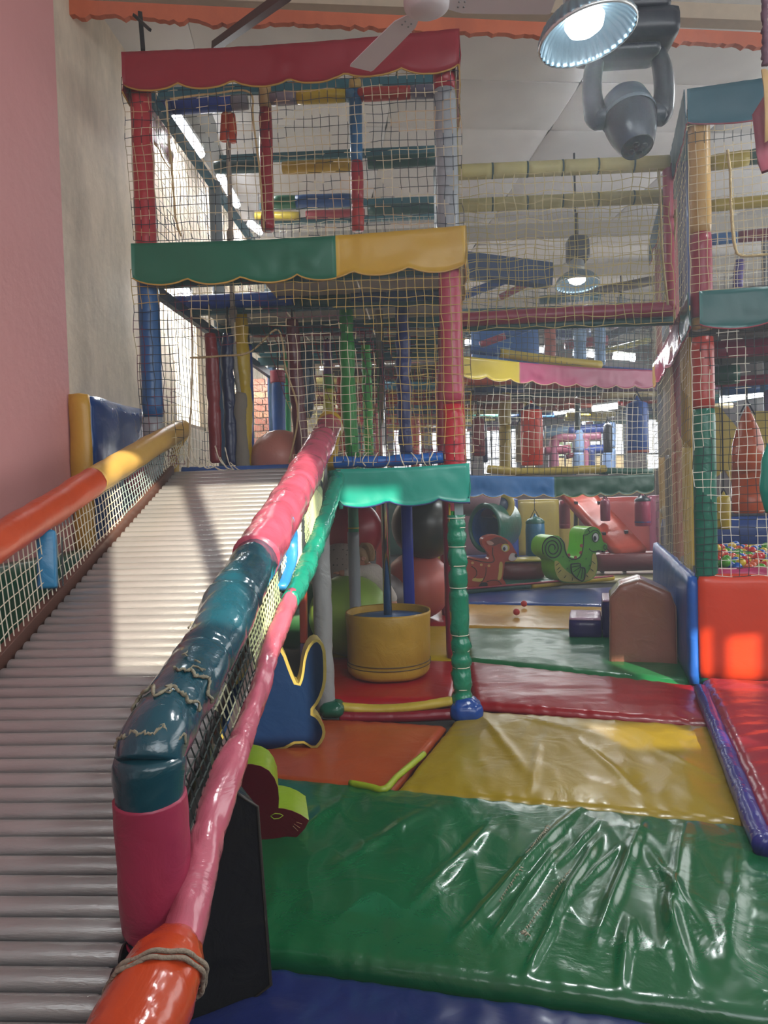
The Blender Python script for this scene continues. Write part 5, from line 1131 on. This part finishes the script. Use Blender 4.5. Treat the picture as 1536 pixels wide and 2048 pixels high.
wpad(520, 689, 1000, 1112, '7c2430', 'dark red wall pad far behind the slide')
# teal tunnel with a blue mouth, pink tube and donut on the left
tn = thing('play_tunnel', 'teal padded tunnel with a deep blue opening', 'tunnel', W(970, 1110, 12.6))
tc = W(970, 1056, 12.6); ax_ = (Vector((.93, -.37, 0)), Vector((0, 0, 1)), Vector((-.37, -.93, 0)))
rt_ = abs(W(1004, 1056, 12.6).x-W(938, 1056, 12.6).x)/2*1.06; rz = (W(970, 1006, 12.6).z-W(970, 1106, 12.6).z)/2
axz = (ax_[0], Vector((0, 0, rz/rt_)), ax_[2])
lathe([(rt_*.80, -.02), (rt_*.84, .04), (rt_*.95, .05), (rt_, .0), (rt_*.97, -.1), (rt_*.95, -1.4)], tc, 30, ax=axz, wob=.02).obj('tunnel_shell', pvc('0f5a48', .3), tn)
lathe([(rt_*.80, -.02), (rt_*.80, -1.4), (.001, -1.42)], tc, 30, ax=axz).obj('tunnel_lining', pvc('2c70c0', .35), tn)
dn_ = thing('foam_roller', 'pale pink foam roller with a yellow and blue ringed end above the tunnel', 'foam roller', W(965, 1000, 13.6))
dc = W(991, 1010, 13.2); lathe([(.001, -.9), (.2, -.9), (.25, -.86), (.25, 0), (.24, .02)], dc, 24, ax=(Vector((.3, 0, .95)).normalized(), Vector((-.1, .99, .0)).normalized(), Vector((.95, .1, -.12)).normalized())).obj('roller_body', pvc('8f7078', .4), dn_)
lathe([(.13, -.02), (.14, .02), (.24, .03), (.27, .0), (.25, -.02)], dc+Vector((.1, -.1, 0)), 24, ax=(Vector((0, 0, 1)), Vector((.9, .3, 0)), Vector((.3, -.95, 0)))).obj('yellow_ring', pvc('a8963c', .4), dn_)
lathe([(.001, .01), (.13, .01), (.14, -.01)], dc+Vector((.1, -.1, 0)), 20, ax=(Vector((0, 0, 1)), Vector((.9, .3, 0)), Vector((.3, -.95, 0)))).obj('blue_centre', pvc('1c3050', .4), dn_)
# two-level frame behind, seen through the nets
ff = thing('play_structure', 'far two-level play frame hung with valances, nets and many coloured padded bars', 'play frame', W(1100, 1000, 11))
VA, VB = W(922, 950, 9.4), W(1308, 950, 10.6)
za1 = 1.77
VA1, VB1 = Vector((VA.x, VA.y, W(922, 950, 9.4).z)), Vector((VB.x, VB.y, W(1308, 948, 10.6).z))
valance(ff, VA1, VB1, .28, [(.46, '2364a0'), (1, '0c4a36')], 10, trim='b89a5c', sc=.05, grom=6)
VA2, VB2 = W(922, 712, 9.0), W(1308, 740, 10.6)
valance(ff, VA2, VB2, .27, [(.28, 'c8b024'), (1, 'a84468')], 9, trim='d0b88c', sc=.05, grom=6)
tube([W(1000, 706, 9.6), W(1115, 722, 9.9), W(1200, 730, 10.2)], .06, 12, sub=12).obj('edge_roll', pvc('c0a82a', .4), ff)
tube([W(940, 700, 9.6), W(1000, 706, 9.6)], .05, 10, sub=5).obj('edge_roll', pvc('1c4a8c', .4), ff)
tube([W(1190, 738, 10.3), W(1305, 745, 10.7)], .05, 10, sub=5).obj('edge_roll', pvc('1c3c8c', .4), ff)
tube([W(975, 938, 9.9), W(1050, 943, 10.0), W(1210, 938, 10.4)], .055, 12, sub=12, wob=.01).obj('edge_roll', pvc('b09a40', .4), ff)
tube([W(1190, 942, 10.6), W(1305, 944, 10.8)], .05, 10, sub=5).obj('edge_roll', pvc('10503c', .4), ff)
sh = Vector((0, .06, 0))
net(ff, Vector((VA2.x, VA2.y, VA2.z-.25))+sh, Vector((VB2.x, VB2.y, VB2.z-.25))+sh, VB1+sh, VA1+sh, cell=.092, r=.0042, mat=netmat(('d8d4c0', '2a2a2c', 'd0ccb8', 'c8b89c', '28282a'), .55), seed=41)
TA, TB = W(922, 560, 9.6), W(1310, 590, 11.0)
net(ff, TA, TB, Vector((VB2.x, VB2.y, VB2.z))+sh, Vector((VA2.x, VA2.y, VA2.z))+sh, cell=.092, r=.004, mat=netmat(('2c3c3c', '8c9a94', '3c5464', '6c6450'), .55), seed=42)
# posts of the far frame
pc_ = ['8c2430', 'b09a2c', '2a5a8c', '1c6a4c', '7c3450', '5a7ca0', 'b8401c', '3a3c6c']
for (px, Y_, y0, y1, r, c) in ((1010, 12.5, 760, 945, .10, 'b09830'), (895, 12.0, 700, 1100, .09, '8c2438'), (1160, 11.5, 660, 722, .10, '7c9cc0'), (1200, 12.0, 655, 730, .09, '7a98bc'), (1100, 12.4, 640, 720, .10, '9a4428'), (1157, 14.2, 860, 950, .12, '7088a8'), (1218, 14.2, 845, 950, .13, '7088ac'), (1011, 13.3, 985, 1110, .08, '0f4c3c'), (1060, 15.5, 780, 950, .10, 'c8b48c'),
                               (884, 10.6, 985, 1195, .07, 'a8922c'), (1340, 15.0, 700, 1050, .10, '2a3c6c'), (1155, 13.0, 790, 860, .05, '4c5a5c'), (760, 13.5, 700, 1100, .09, '9c2c2c'), (660, 12.5, 640, 1100, .09, '9c2c34'), (830, 14.5, 640, 1100, .09, 'a8341c'), (720, 15.5, 680, 1100, .09, '1c7a5c')):
    a, b = W(px, y1, Y_), W(px, y0, Y_); a.z = max(a.z, .0)
    if y1 > 980: a.z = .0
    post(ff, a, b, r, [(.5, c), (1, c)], core=True, n=10)
# bent pink and blue climbing frame in front of the far windows
cf = thing('tube_climber', 'pink and blue tube climbing frame standing in front of the far windows', 'climbing frame', W(1160, 945, 14.2))
for pts, c, r in ((((1107, 945), (1108, 890), (1115, 876), (1140, 874), (1200, 872)), '8c5064', .10), (((1170, 945), (1170, 878)), '8c5064', .09), (((1088, 902), (1140, 898)), '8c4458', .09), (((1140, 860), (1088, 868)), '5c7488', .09), (((1135, 862), (1222, 856)), '1c3474', .10), (((1150, 900), (1215, 898)), '1c3474', .09), (((1182, 945), (1182, 900)), '1c2c5c', .09), (((1132, 914), (1160, 906)), '5c2430', .05)):
    tube([W(x, y, 14.2) for x, y in pts], r, 10, sub=max(4, len(pts)*4)).obj('bent_tube', pvc(c, .35), cf)
# cross bars of the upper deck: coloured padded tubes row behind row, each a part
rnd = random.Random(5)
cols = ['7c2430', '1c5a4c', '1c3c6c', 'a08c2c', '8c4430', '2a6a80', '5c3450', 'b0a078', '9c2420', '14504a', '6c6460', 'c8b86c', 'b04a24']
Yj = 9.9; jn = 0
while Yj < 18.2:
    x = XL+.4+rnd.uniform(0, .4)
    while x < 5.4:
        L = rnd.uniform(.7, 1.25); z = 3.10+rnd.uniform(-.07, .05); tlt = rnd.uniform(-.02, .05)
        c = rnd.choice(cols)
        if rnd.random() < .86 and Yj > 9.5+.55*(x-.4):
            tube([(x, Yj+rnd.uniform(-.1, .1), z), (x+L, Yj+rnd.uniform(-.1, .1)+.15, z+tlt)], .055, 9, sub=4).obj('crossbar', pvc(c, .35), ff)
        x += L+rnd.uniform(.04, .25)
    bar((XL+.3, Yj+.3, 3.24), (5.6 if Yj > 11.6 else 1.2, Yj+.5, 3.24), .05, .07).obj('deck_joist', plain(('3c3a3a', '2a4a50', '8c8478')[jn % 3], .6), ff, smooth=False)
    Yj += .72; jn += 1
for i in range(8):
    for j in range(9):
        if rnd.random() < .93 and 10.3+j*.92 > 9.9+.55*(XL+.6+i*1.02-.4):
            box((XL+.6+i*1.02, 10.3+j*.92, 3.31), .98, .88, .03).obj('deck_board', pvc(rnd.choice(['8c8070', 'a09480', '5a5650', '6c6258']), .6, .1), ff, smooth=False)
# upper storey bars
for (x0, y0, x1, y1, Y_, c, r) in ((960, 690, 1010, 672, 10.5, '9c3c50', .05), (1010, 672, 1060, 655, 10.6, '2a5a9c', .05), (930, 590, 1010, 560, 10.5, '2a4c8c', .06), (1000, 595, 1060, 565, 10.8, '8c3c4c', .05), (1080, 600, 1200, 592, 12, '24505a', .07), (1170, 690, 1300, 640, 12.5, '3a3c44', .07), (1110, 600, 1310, 560, 13, '4c4440', .08), (1130, 690, 1215, 680, 12.4, '7c2434', .08), (1200, 705, 1300, 680, 12.8, '8c8440', .05), (1090, 670, 1180, 668, 13.4, '1c2c5c', .10), (930, 660, 1090, 640, 13.5, '1c3c50', .10), (1220, 660, 1330, 640, 14, '3c2c30', .1)):
    tube([W(x0, y0, Y_), W(x1, y1, Y_)], r, 10, sub=5).obj('crossbar', pvc(c, .35), ff)
pad(W(1010, 690, 11.2), 1.0, .1, .75, N=6, edge=.02).obj('blue_panel', pvc('1c5aa0', .4), ff)
# net walls farther back, coloured
for (x0, y0, x1, y1, Y_, cs, sd) in ((600, 700, 900, 920, 10.2, ('8e2430', 'b03428', 'c8b878'), 51), (925, 660, 1310, 720, 12.5, ('b8b8a8', '8a9a9a', '2c3438'), 52), (930, 770, 1320, 940, 14.5, ('b0a890', '3c3838', '8a8474'), 53), (1120, 600, 1320, 700, 10.9, ('6c7c88', '5c5448', '2c3038'), 54)):
    net(ff, W(x0, y0, Y_), W(x1, y0, Y_), W(x1, y1, Y_), W(x0, y1, Y_), cell=.12, r=.006, mat=netmat(cs, .5), seed=sd)
# brick pier with a net, glimpsed through the tower
bk = MB(); bkm, n_, l_, b_ = newmat('brick_wall'); bt_ = n_.new('ShaderNodeTexBrick'); bt_.inputs['Scale'].default_value = 5
bt_.inputs['Color1'].default_value = lin('c07a54'); bt_.inputs['Color2'].default_value = lin('b06a50'); bt_.inputs['Mortar'].default_value = lin('c8b49c')
tcn = n_.new('ShaderNodeTexCoord'); mpn = n_.new('ShaderNodeMapping'); mpn.inputs['Rotation'].default_value = (R(90), 0, 0); l_.new(tcn.outputs['Object'], mpn.inputs[0]); l_.new(mpn.outputs[0], bt_.inputs['Vector']); l_.new(bt_.outputs[0], b_.inputs['Base Color'])
pier = thing('brick_pier', 'sunlit brick pier behind the bright blue hanging roll', 'pier', W(528, 930, 9.6))
pa, pb_ = W(508, 930, 9.6), W(548, 700, 9.6)
rowz = 0; z = 0.0
bm_ = plain('b87858', .8, 0, 'brick'); bm2 = plain('a8604c', .8, 0, 'brick')
box(((pa.x+pb_.x)/2, 9.78, 1.55), pb_.x-pa.x-.04, .2, 3.1).obj('pier_core', plain('c0ac94', .9), pier, smooth=False)
bp0 = {}
while z < 3.1:
    for i in range(2):
        key = rowz % 3 == 0; L = (pb_.x-pa.x)/2
        if z > 1.4:
            if key not in bp0: o = box((0, 0, 0), L-.015, .14, .075).obj('brick', bm_ if key else bm2, pier, smooth=False); bp0[key] = o
            else: o = bp0[key].copy(); COL.objects.link(o)
            o.location = (pa.x+L*(i+.5)+(.02 if rowz % 2 else -.02), 9.68, z+.04)
    z += .088; rowz += 1
# hanging bags of the far frame
bag('bright orange red bag hanging behind the net above the blue valance', 1043, 812, 1087, 931, 10.9, 'd83a18', topc='1c2450', strap=30, taper=.4)
bag('large blue bag hanging behind the net above the green valance', 1254, 802, 1298, 908, 10.9, '1c4c98', strap=26, taper=.4, rough=.4, band=(.02, '8c3c20'))
bag('dark red bag hanging behind the net beside the tower', 945, 836, 971, 912, 10.9, '78141e', strap=40, taper=.3, band=(.12, '9c5c50'))
bag('navy bag half hidden behind the dark red one', 966, 846, 976, 925, 11.6, '1c2c54', strap=40)
bag('cream bag half hidden behind the orange red one', 1032, 848, 1050, 925, 11.6, 'a8a080', strap=40)
bag('black bag hanging in front of the far right window', 1207, 846, 1225, 905, 13.4, '24242c', strap=22)
bag('light blue bag hanging on cords in front of the yellow wall pad', 1052, 1036, 1091, 1111, 13.4, '2c6c94', topc='1c5a4c', strap=50, taper=.8)
bag('slim dark pink bag hanging left of the red ramp', 1119, 1000, 1141, 1057, 14.2, '7c1a2c', strap=14, taper=.1, band=(.12, '9c4450'))
bag('small dark pink bag hanging over the red ramp', 1201, 998, 1221, 1042, 13.0, '7c2440', strap=20, taper=.6)
bag('dark pink bag with a blue band near the right tower', 1270, 994, 1302, 1052, 12.6, '8c2444', topc='101c24', strap=18, taper=.8, band=(.12, '1c3c74'))
# ================================================================== LIGHTS AND FIXTURES OF THE ROOM
TUBE = emit('f2f6ff', 5.0)
def batten(p, q, label, r=.03, group='fluorescent battens'):
    p, q = Vector(p), Vector(q); o = thing('fluorescent_light', label, 'light', (p+q)/2, group)
    tube([p, q], r, 10).obj('glowing_tube', TUBE, o); bar(p+Vector((0, 0, r*1.6)), q+Vector((0, 0, r*1.6)), .07, .04).obj('batten_body', plain('e0e0dc', .5), o, smooth=False)
    lamp('batten_light', 'AREA', (p+q)/2-Vector((0, 0, r+.02)), 40, (.95, .98, 1), aim=(0, -.1, -1), size=1.0, size_y=.08)
    if group == 'fluorescent battens' and r > .047:
        for e_ in (p, q): tube([e_+Vector((0, 0, r*2)), Vector((e_.x, e_.y, 3.3 if e_.z < 3.1 else H+.03))], .004, 4).obj('hanging_wire', DARK, o)
for i, (x0, y0, x1, y1, Y0, Y1_) in enumerate(((352, 234, 402, 308, 7.0, 7.85), (440, 352, 474, 410, 8.4, 9.2), (500, 448, 520, 464, 9.8, 10.4), (336, 552, 380, 596, 6.8, 7.6))):
    batten(W(x0, y0, Y0), W(x1, y1, Y1_), ('fluorescent batten nearest the top of the left wall, behind the upper net', 'middle fluorescent batten on the left wall behind the climbing rope', 'farthest fluorescent batten on the left wall just above the green valance', 'fluorescent batten on the left wall just below the green valance')[i], .045)
    c_ = (W(x0, y0, Y0)+W(x1, y1, Y1_))/2+Vector((0, 0, .08)); o = bar((XL, c_.y, c_.z), c_, .03, .03).obj('wall_bracket', DARK, bpy.data.objects['fluorescent_light' if i == 0 else 'fluorescent_light.%03d' % i], smooth=False)
spots = [(930, 686, 955, 684, 14, 'far left of the row above the yellow valance'), (1073, 700, 1092, 702, 14.5, 'short one seen left of the light blue post'), (1146, 706, 1188, 710, 14, 'behind the light blue posts'), (1226, 713, 1270, 718, 14, 'right end above the pink valance'),
         (962, 818, 998, 812, 15, 'left one under the far deck above the windows'), (955, 806, 975, 801, 16, 'faint one just above the left far window'), (1108, 826, 1150, 820, 15, 'under the far deck right of the orange red bag'), (1205, 824, 1228, 830, 15.5, 'under the far deck left of the blue bag'), (1185, 818, 1235, 812, 13.5, 'long one above the black bag'), (1440, 800, 1536, 786, 12, 'behind the orange punching bag, right tower'), (1452, 770, 1470, 768, 14, 'small one behind the right tower net'),
         (640, 735, 700, 732, 13, 'behind the thick green roll'), (745, 736, 790, 736, 13.5, 'behind the chrome pole'), (815, 742, 850, 742, 13, 'behind the navy roll right of the chrome pole'), (845, 708, 872, 706, 12.5, 'left of the front right post of the tower'), (528, 716, 556, 730, 9.3, 'slanting one above the bright blue roll')]
for (x0, y0, x1, y1, Y_, d) in spots: batten(W(x0, y0, Y_), W(x1, y1, Y_), 'glowing fluorescent light '+d, .05)
# high bay lamps
def highbay(c, r, aimv, label, power, ribs=36, glare=14):
    c = Vector(c); o = thing('high_bay_lamp', label, 'lamp', c); Z = -Vector(aimv).normalized(); X = Z.cross(Vector((0, 1, 0))).normalized(); Y_ = Z.cross(X); mb = MB(); vs = []; n = ribs*4
    prof = [(1.0, 0), (.97, .10), (.86, .34), (.66, .56), (.40, .70), (.30, .74)]
    for off in (0, 1):
        for (q, z) in prof:
            for k_ in range(n):
                a = 2*pi*k_/n; rr = r*q*(1+.02*cos(a*ribs)) + off*.006
                vs.append(c+X*(cos(a)*rr)+Y_*(sin(a)*rr)+Z*(z*r*.8+off*.006))
    m_ = len(prof); fs = []
    for off in (0, 1):
        for i in range(m_-1):
            for k_ in range(n): b = off*m_*n+i*n+k_; b2 = off*m_*n+i*n+(k_+1) % n; fs.append((b, b2, b2+n, b+n))
    for k_ in range(n): fs.append((k_, (k_+1) % n, m_*n+(k_+1) % n, m_*n+k_))
    mb.add(vs, fs).obj('ribbed_reflector', pvc('7c929e', .3, .02, 5, .02, 'reflector', (1, 1, 1), .7), o)
    lathe([(r*1.0, -.006), (r*1.03, -.004), (r*1.035, .006), (r*1.0, .010)], c, 48, ax=(X, Y_, Z)).obj('rim', plain('d8dcdc', .25, .6), o)
    mb = MB(); lathe([(.001, .05*r), (r*.20, .06*r), (r*.36, .16*r), (r*.42, .32*r), (r*.36, .48*r), (r*.28, .58*r)], c, 28, mb, ax=(X, Y_, Z)); mb.obj('bulb', emit('f4fbff', glare, 'lit_bulb'), o)
    lathe([(r*.30, .58*r), (r*.34, .6*r), (r*.34, 1.1*r), (r*.2, 1.2*r), (.001, 1.2*r)], c, 24, ax=(X, Y_, Z)).obj('housing', plain('9aa0a4', .4, .5), o)
    top = c+Z*(1.2*r); tube([top, (top.x, top.y, H)], .012, 8).obj('hanging_rod', DARK, o)
    l_ = lamp('high_bay_light', 'SPOT', c-Z*.05, power, (.93, .98, 1), aim=aimv, size=.15, spot_size=R(150), spot_blend=.6)
    return o
c1 = W(1175, 72, 3.0)
highbay(c1, .19, Vector((.17, -.03, -1.0)), 'big ribbed high bay lamp glaring in the upper right', 150, glare=16)
c2 = W(1155, 570, 8.6)
highbay(c2, .25, Vector((0, -.1, -1)), 'smaller distant high bay lamp behind the net bridge', 110, glare=10)
# moving-head stage light
def moving_head(c, s, label):
    """c centre of the head; s scale = yoke width"""
    c = Vector(c); o = thing('moving_head_light', label, 'stage light', c+Vector((0, 0, s*.9))); M1 = pvc('161d2a', .32, .05, 5, .05, 'stage_plastic'); M2 = pvc('1e2836', .3, .05, 5, .05, 'stage_plastic')
    X, Y_, Z = Vector((1, 0, 0)), Vector((0, 1, 0)), Vector((0, 0, 1))
    t = c+Z*s*1.02
    pad(t+Vector((-.02*s, 0, 0)), s*1.22, s*.8, s*.36, N=10, puff=.004, wr=0, edge=.03).obj('base_box', M1, o)
    pad(t+Vector((-.02*s, 0, s*.3)), s*1.02, s*.7, s*.28, N=10, puff=.004, wr=0, edge=.02).obj('base_box', M1, o)
    pad(t+Vector((.0, 0, -s*.24)), s*.8, s*.5, s*.16, N=8, puff=.004, wr=0, edge=.03).obj('yoke_bridge', M1, o)
    for sg in (-1, 1):
        tube([c+X*sg*s*.38+Z*s*.85, c+X*sg*s*.45+Z*s*.6, c+X*sg*s*.47+Z*s*.3, c+X*sg*s*.43+Z*s*.02, c+X*sg*s*.38-Z*s*.12], [s*.10, s*.125, s*.13, s*.15, s*.08], 16, sub=24).obj('yoke_arm', M1, o)
        lathe([(.001, s*.16), (s*.12, s*.15), (s*.15, s*.10), (s*.15, 0)], c+X*sg*s*.33, 20, ax=(Y_, Z, X*sg)).obj('pivot_cover', M2, o)
    d = Vector((.10, -.35, -.94)).normalized(); u = d.cross(X).normalized(); v = d.cross(u)
    hb_ = lathe([(.001, -s*.42), (s*.18, -s*.40), (s*.29, -s*.28), (s*.33, -s*.12), (s*.335, -s*.02)], c, 32, ax=(u, v, d)).obj('head_back', pvc('3c4858', .35, .05, 5, .05, 'stage_plastic'), o)
    lathe([(s*.345, -s*.03), (s*.355, 0), (s*.345, s*.03)], c, 32, ax=(u, v, d)).obj('seam_ring', pvc('56626e', .3, .05), o)
    lathe([(s*.335, s*.02), (s*.335, s*.12), (s*.30, s*.3), (s*.23, s*.5), (s*.20, s*.54)], c, 32, ax=(u, v, d)).obj('head_front', M2, o)
    lathe([(s*.21, s*.535), (s*.20, s*.555), (.001, s*.56)], c, 32, ax=(u, v, d)).obj('lens_plate', pvc('12161c', .2, .05), o)
    for k_ in range(4): a = k_*pi/2+.5; lathe([(s*.045, s*.56), (s*.04, s*.575), (.001, s*.572)], c+u*(s*.085*cos(a))+v*(s*.085*sin(a)), 12, ax=(u, v, d)).obj('lens', pvc('0a0c10', .08), o)
    tube([t+Z*s*.4, Vector((t.x, t.y, H))], .02, 8).obj('hanging_pole', DARK, o)
c3 = W(1257, 232, 3.6)
moving_head(c3, .36, 'black moving-head stage light hanging under the ceiling beside the bright lamp')
c4 = W(1155, 500, 10.5)
pad(c4, .28, .3, .35, N=8, edge=.05).obj('stage_light', pvc('3a3e44', .4))
o = bpy.data.objects['stage_light']; tag(o, 'small dark stage light far off above the distant high bay lamp', 'stage light')
tube([c4+Vector((0, 0, .15)), Vector((c4.x, c4.y, H))], .02, 8).obj('hanging_pole', DARK, o)
# ceiling fan
fc_ = W(853, 6, 3.9)
fan = thing('ceiling_fan', 'white three-bladed ceiling fan at the top edge of the picture', 'fan', fc_)
WH = pvc('d8d0d4', .4, .02, 5, .03, 'fan_enamel')
lathe([(.001, -.045), (.08, -.045), (.118, -.02), (.122, .01), (.10, .06), (.06, .09), (.02, .1), (.02, H-fc_.z)], fc_, 32, ).obj('motor_housing', WH, fan)
tipP = W(712, 152, 4.45)
b0 = (tipP-fc_); b0.z = 0; a0 = math.atan2(b0.y, b0.x)
tip1 = W(712, 150, 3.9)
a1 = math.atan2((W(714, 148, 3.9).y-fc_.y), (W(714, 148, 3.9).x-fc_.x))
def blade(a, L=.62, droop=-.0):
    d = Vector((cos(a), sin(a), droop)).normalized(); s = d.cross(Vector((0, 0, 1))).normalized(); mb = MB(); vs = []
    prof = [(.10, .03), (.16, .055), (.2, .07), (L*.6, .076), (L-.02, .080), (L, .074)]
    for off in (-.003, .003):
        for (q, w) in prof:
            for sg in (-1, 1): vs.append(fc_+d*q+s*(sg*w)+Vector((0, 0, off+sg*.006)))
    n = len(prof)*2; fs = []
    for i in range(len(prof)-1): fs += [(i*2, i*2+2, i*2+3, i*2+1), (n+i*2, n+i*2+1, n+i*2+3, n+i*2+2), (i*2, n+i*2, n+i*2+2, i*2+2), (i*2+1, i*2+3, n+i*2+3, n+i*2+1)]
    fs += [(0, 1, n+1, n), (n-2, 2*n-2, 2*n-1, n-1)]
    o = mb.add(vs, fs).obj('blade', WH, fan, smooth=False)
    for q in (.17, .2):
        for sg in (-1, 1): lathe([(.006, -.008), (.005, -.011), (.001, -.012)], fc_+d*q+s*(sg*.02), 8).obj('screw', STEEL, o)
# blade angles worked out so that the near-left blade hangs towards the camera
best = min((R(x) for x in range(0, 360, 2)), key=lambda a: (lambda v: abs(math.atan2(-(v.dot(cu)), v.dot(cr)) - math.atan2(145, -141)))((lambda p: Vector((0, 0, 0)) + cr*((p-CAM).dot(cr)/(p-CAM).dot(fwd)-(fc_-CAM).dot(cr)/(fc_-CAM).dot(fwd)) + cu*((p-CAM).dot(cu)/(p-CAM).dot(fwd)-(fc_-CAM).dot(cu)/(fc_-CAM).dot(fwd)))(fc_+Vector((cos(a), sin(a), 0))*.62)))
for k_ in range(3): blade(best+k_*2*pi/3, .68)
# real length check print
# high bay lamps added to raise the fill, above the picture or hidden
for i, (x, y) in enumerate(((3.2, 5.5), (-.6, 12.2), (3.6, 13.5), (6.3, 10.0))):
    highbay((x, y, 4.75), .22, (0, 0, -1), ('added fill high bay lamp over the right play tower', 'added fill high bay lamp over the far left of the hall', 'added fill high bay lamp over the far right of the hall', 'added fill high bay lamp near the right-hand wall')[i], 160, ribs=18, glare=10)
# ================================================================== HAZE
hm_ = bpy.data.materials.new('dusty_air'); hm_.use_nodes = True; n = hm_.node_tree.nodes; n.clear()
vo = n.new('ShaderNodeVolumeScatter'); vo.inputs['Color'].default_value = (.86, .92, 1, 1); vo.inputs['Density'].default_value = .012; vo.inputs['Anisotropy'].default_value = .35
ou = n.new('ShaderNodeOutputMaterial'); hm_.node_tree.links.new(vo.outputs[0], ou.inputs['Volume'])
hz = box(((XL+XR)/2, (YR-.35+YB)/2, H/2), XR-XL-.04, YB-YR+.3, H-.1).obj('haze', hm_, smooth=False); hz['kind'] = 'stuff'; hz['label'] = 'thin bright dusty haze filling the hall'; hz['category'] = 'haze'
S.cycles.volume_bounces = 0
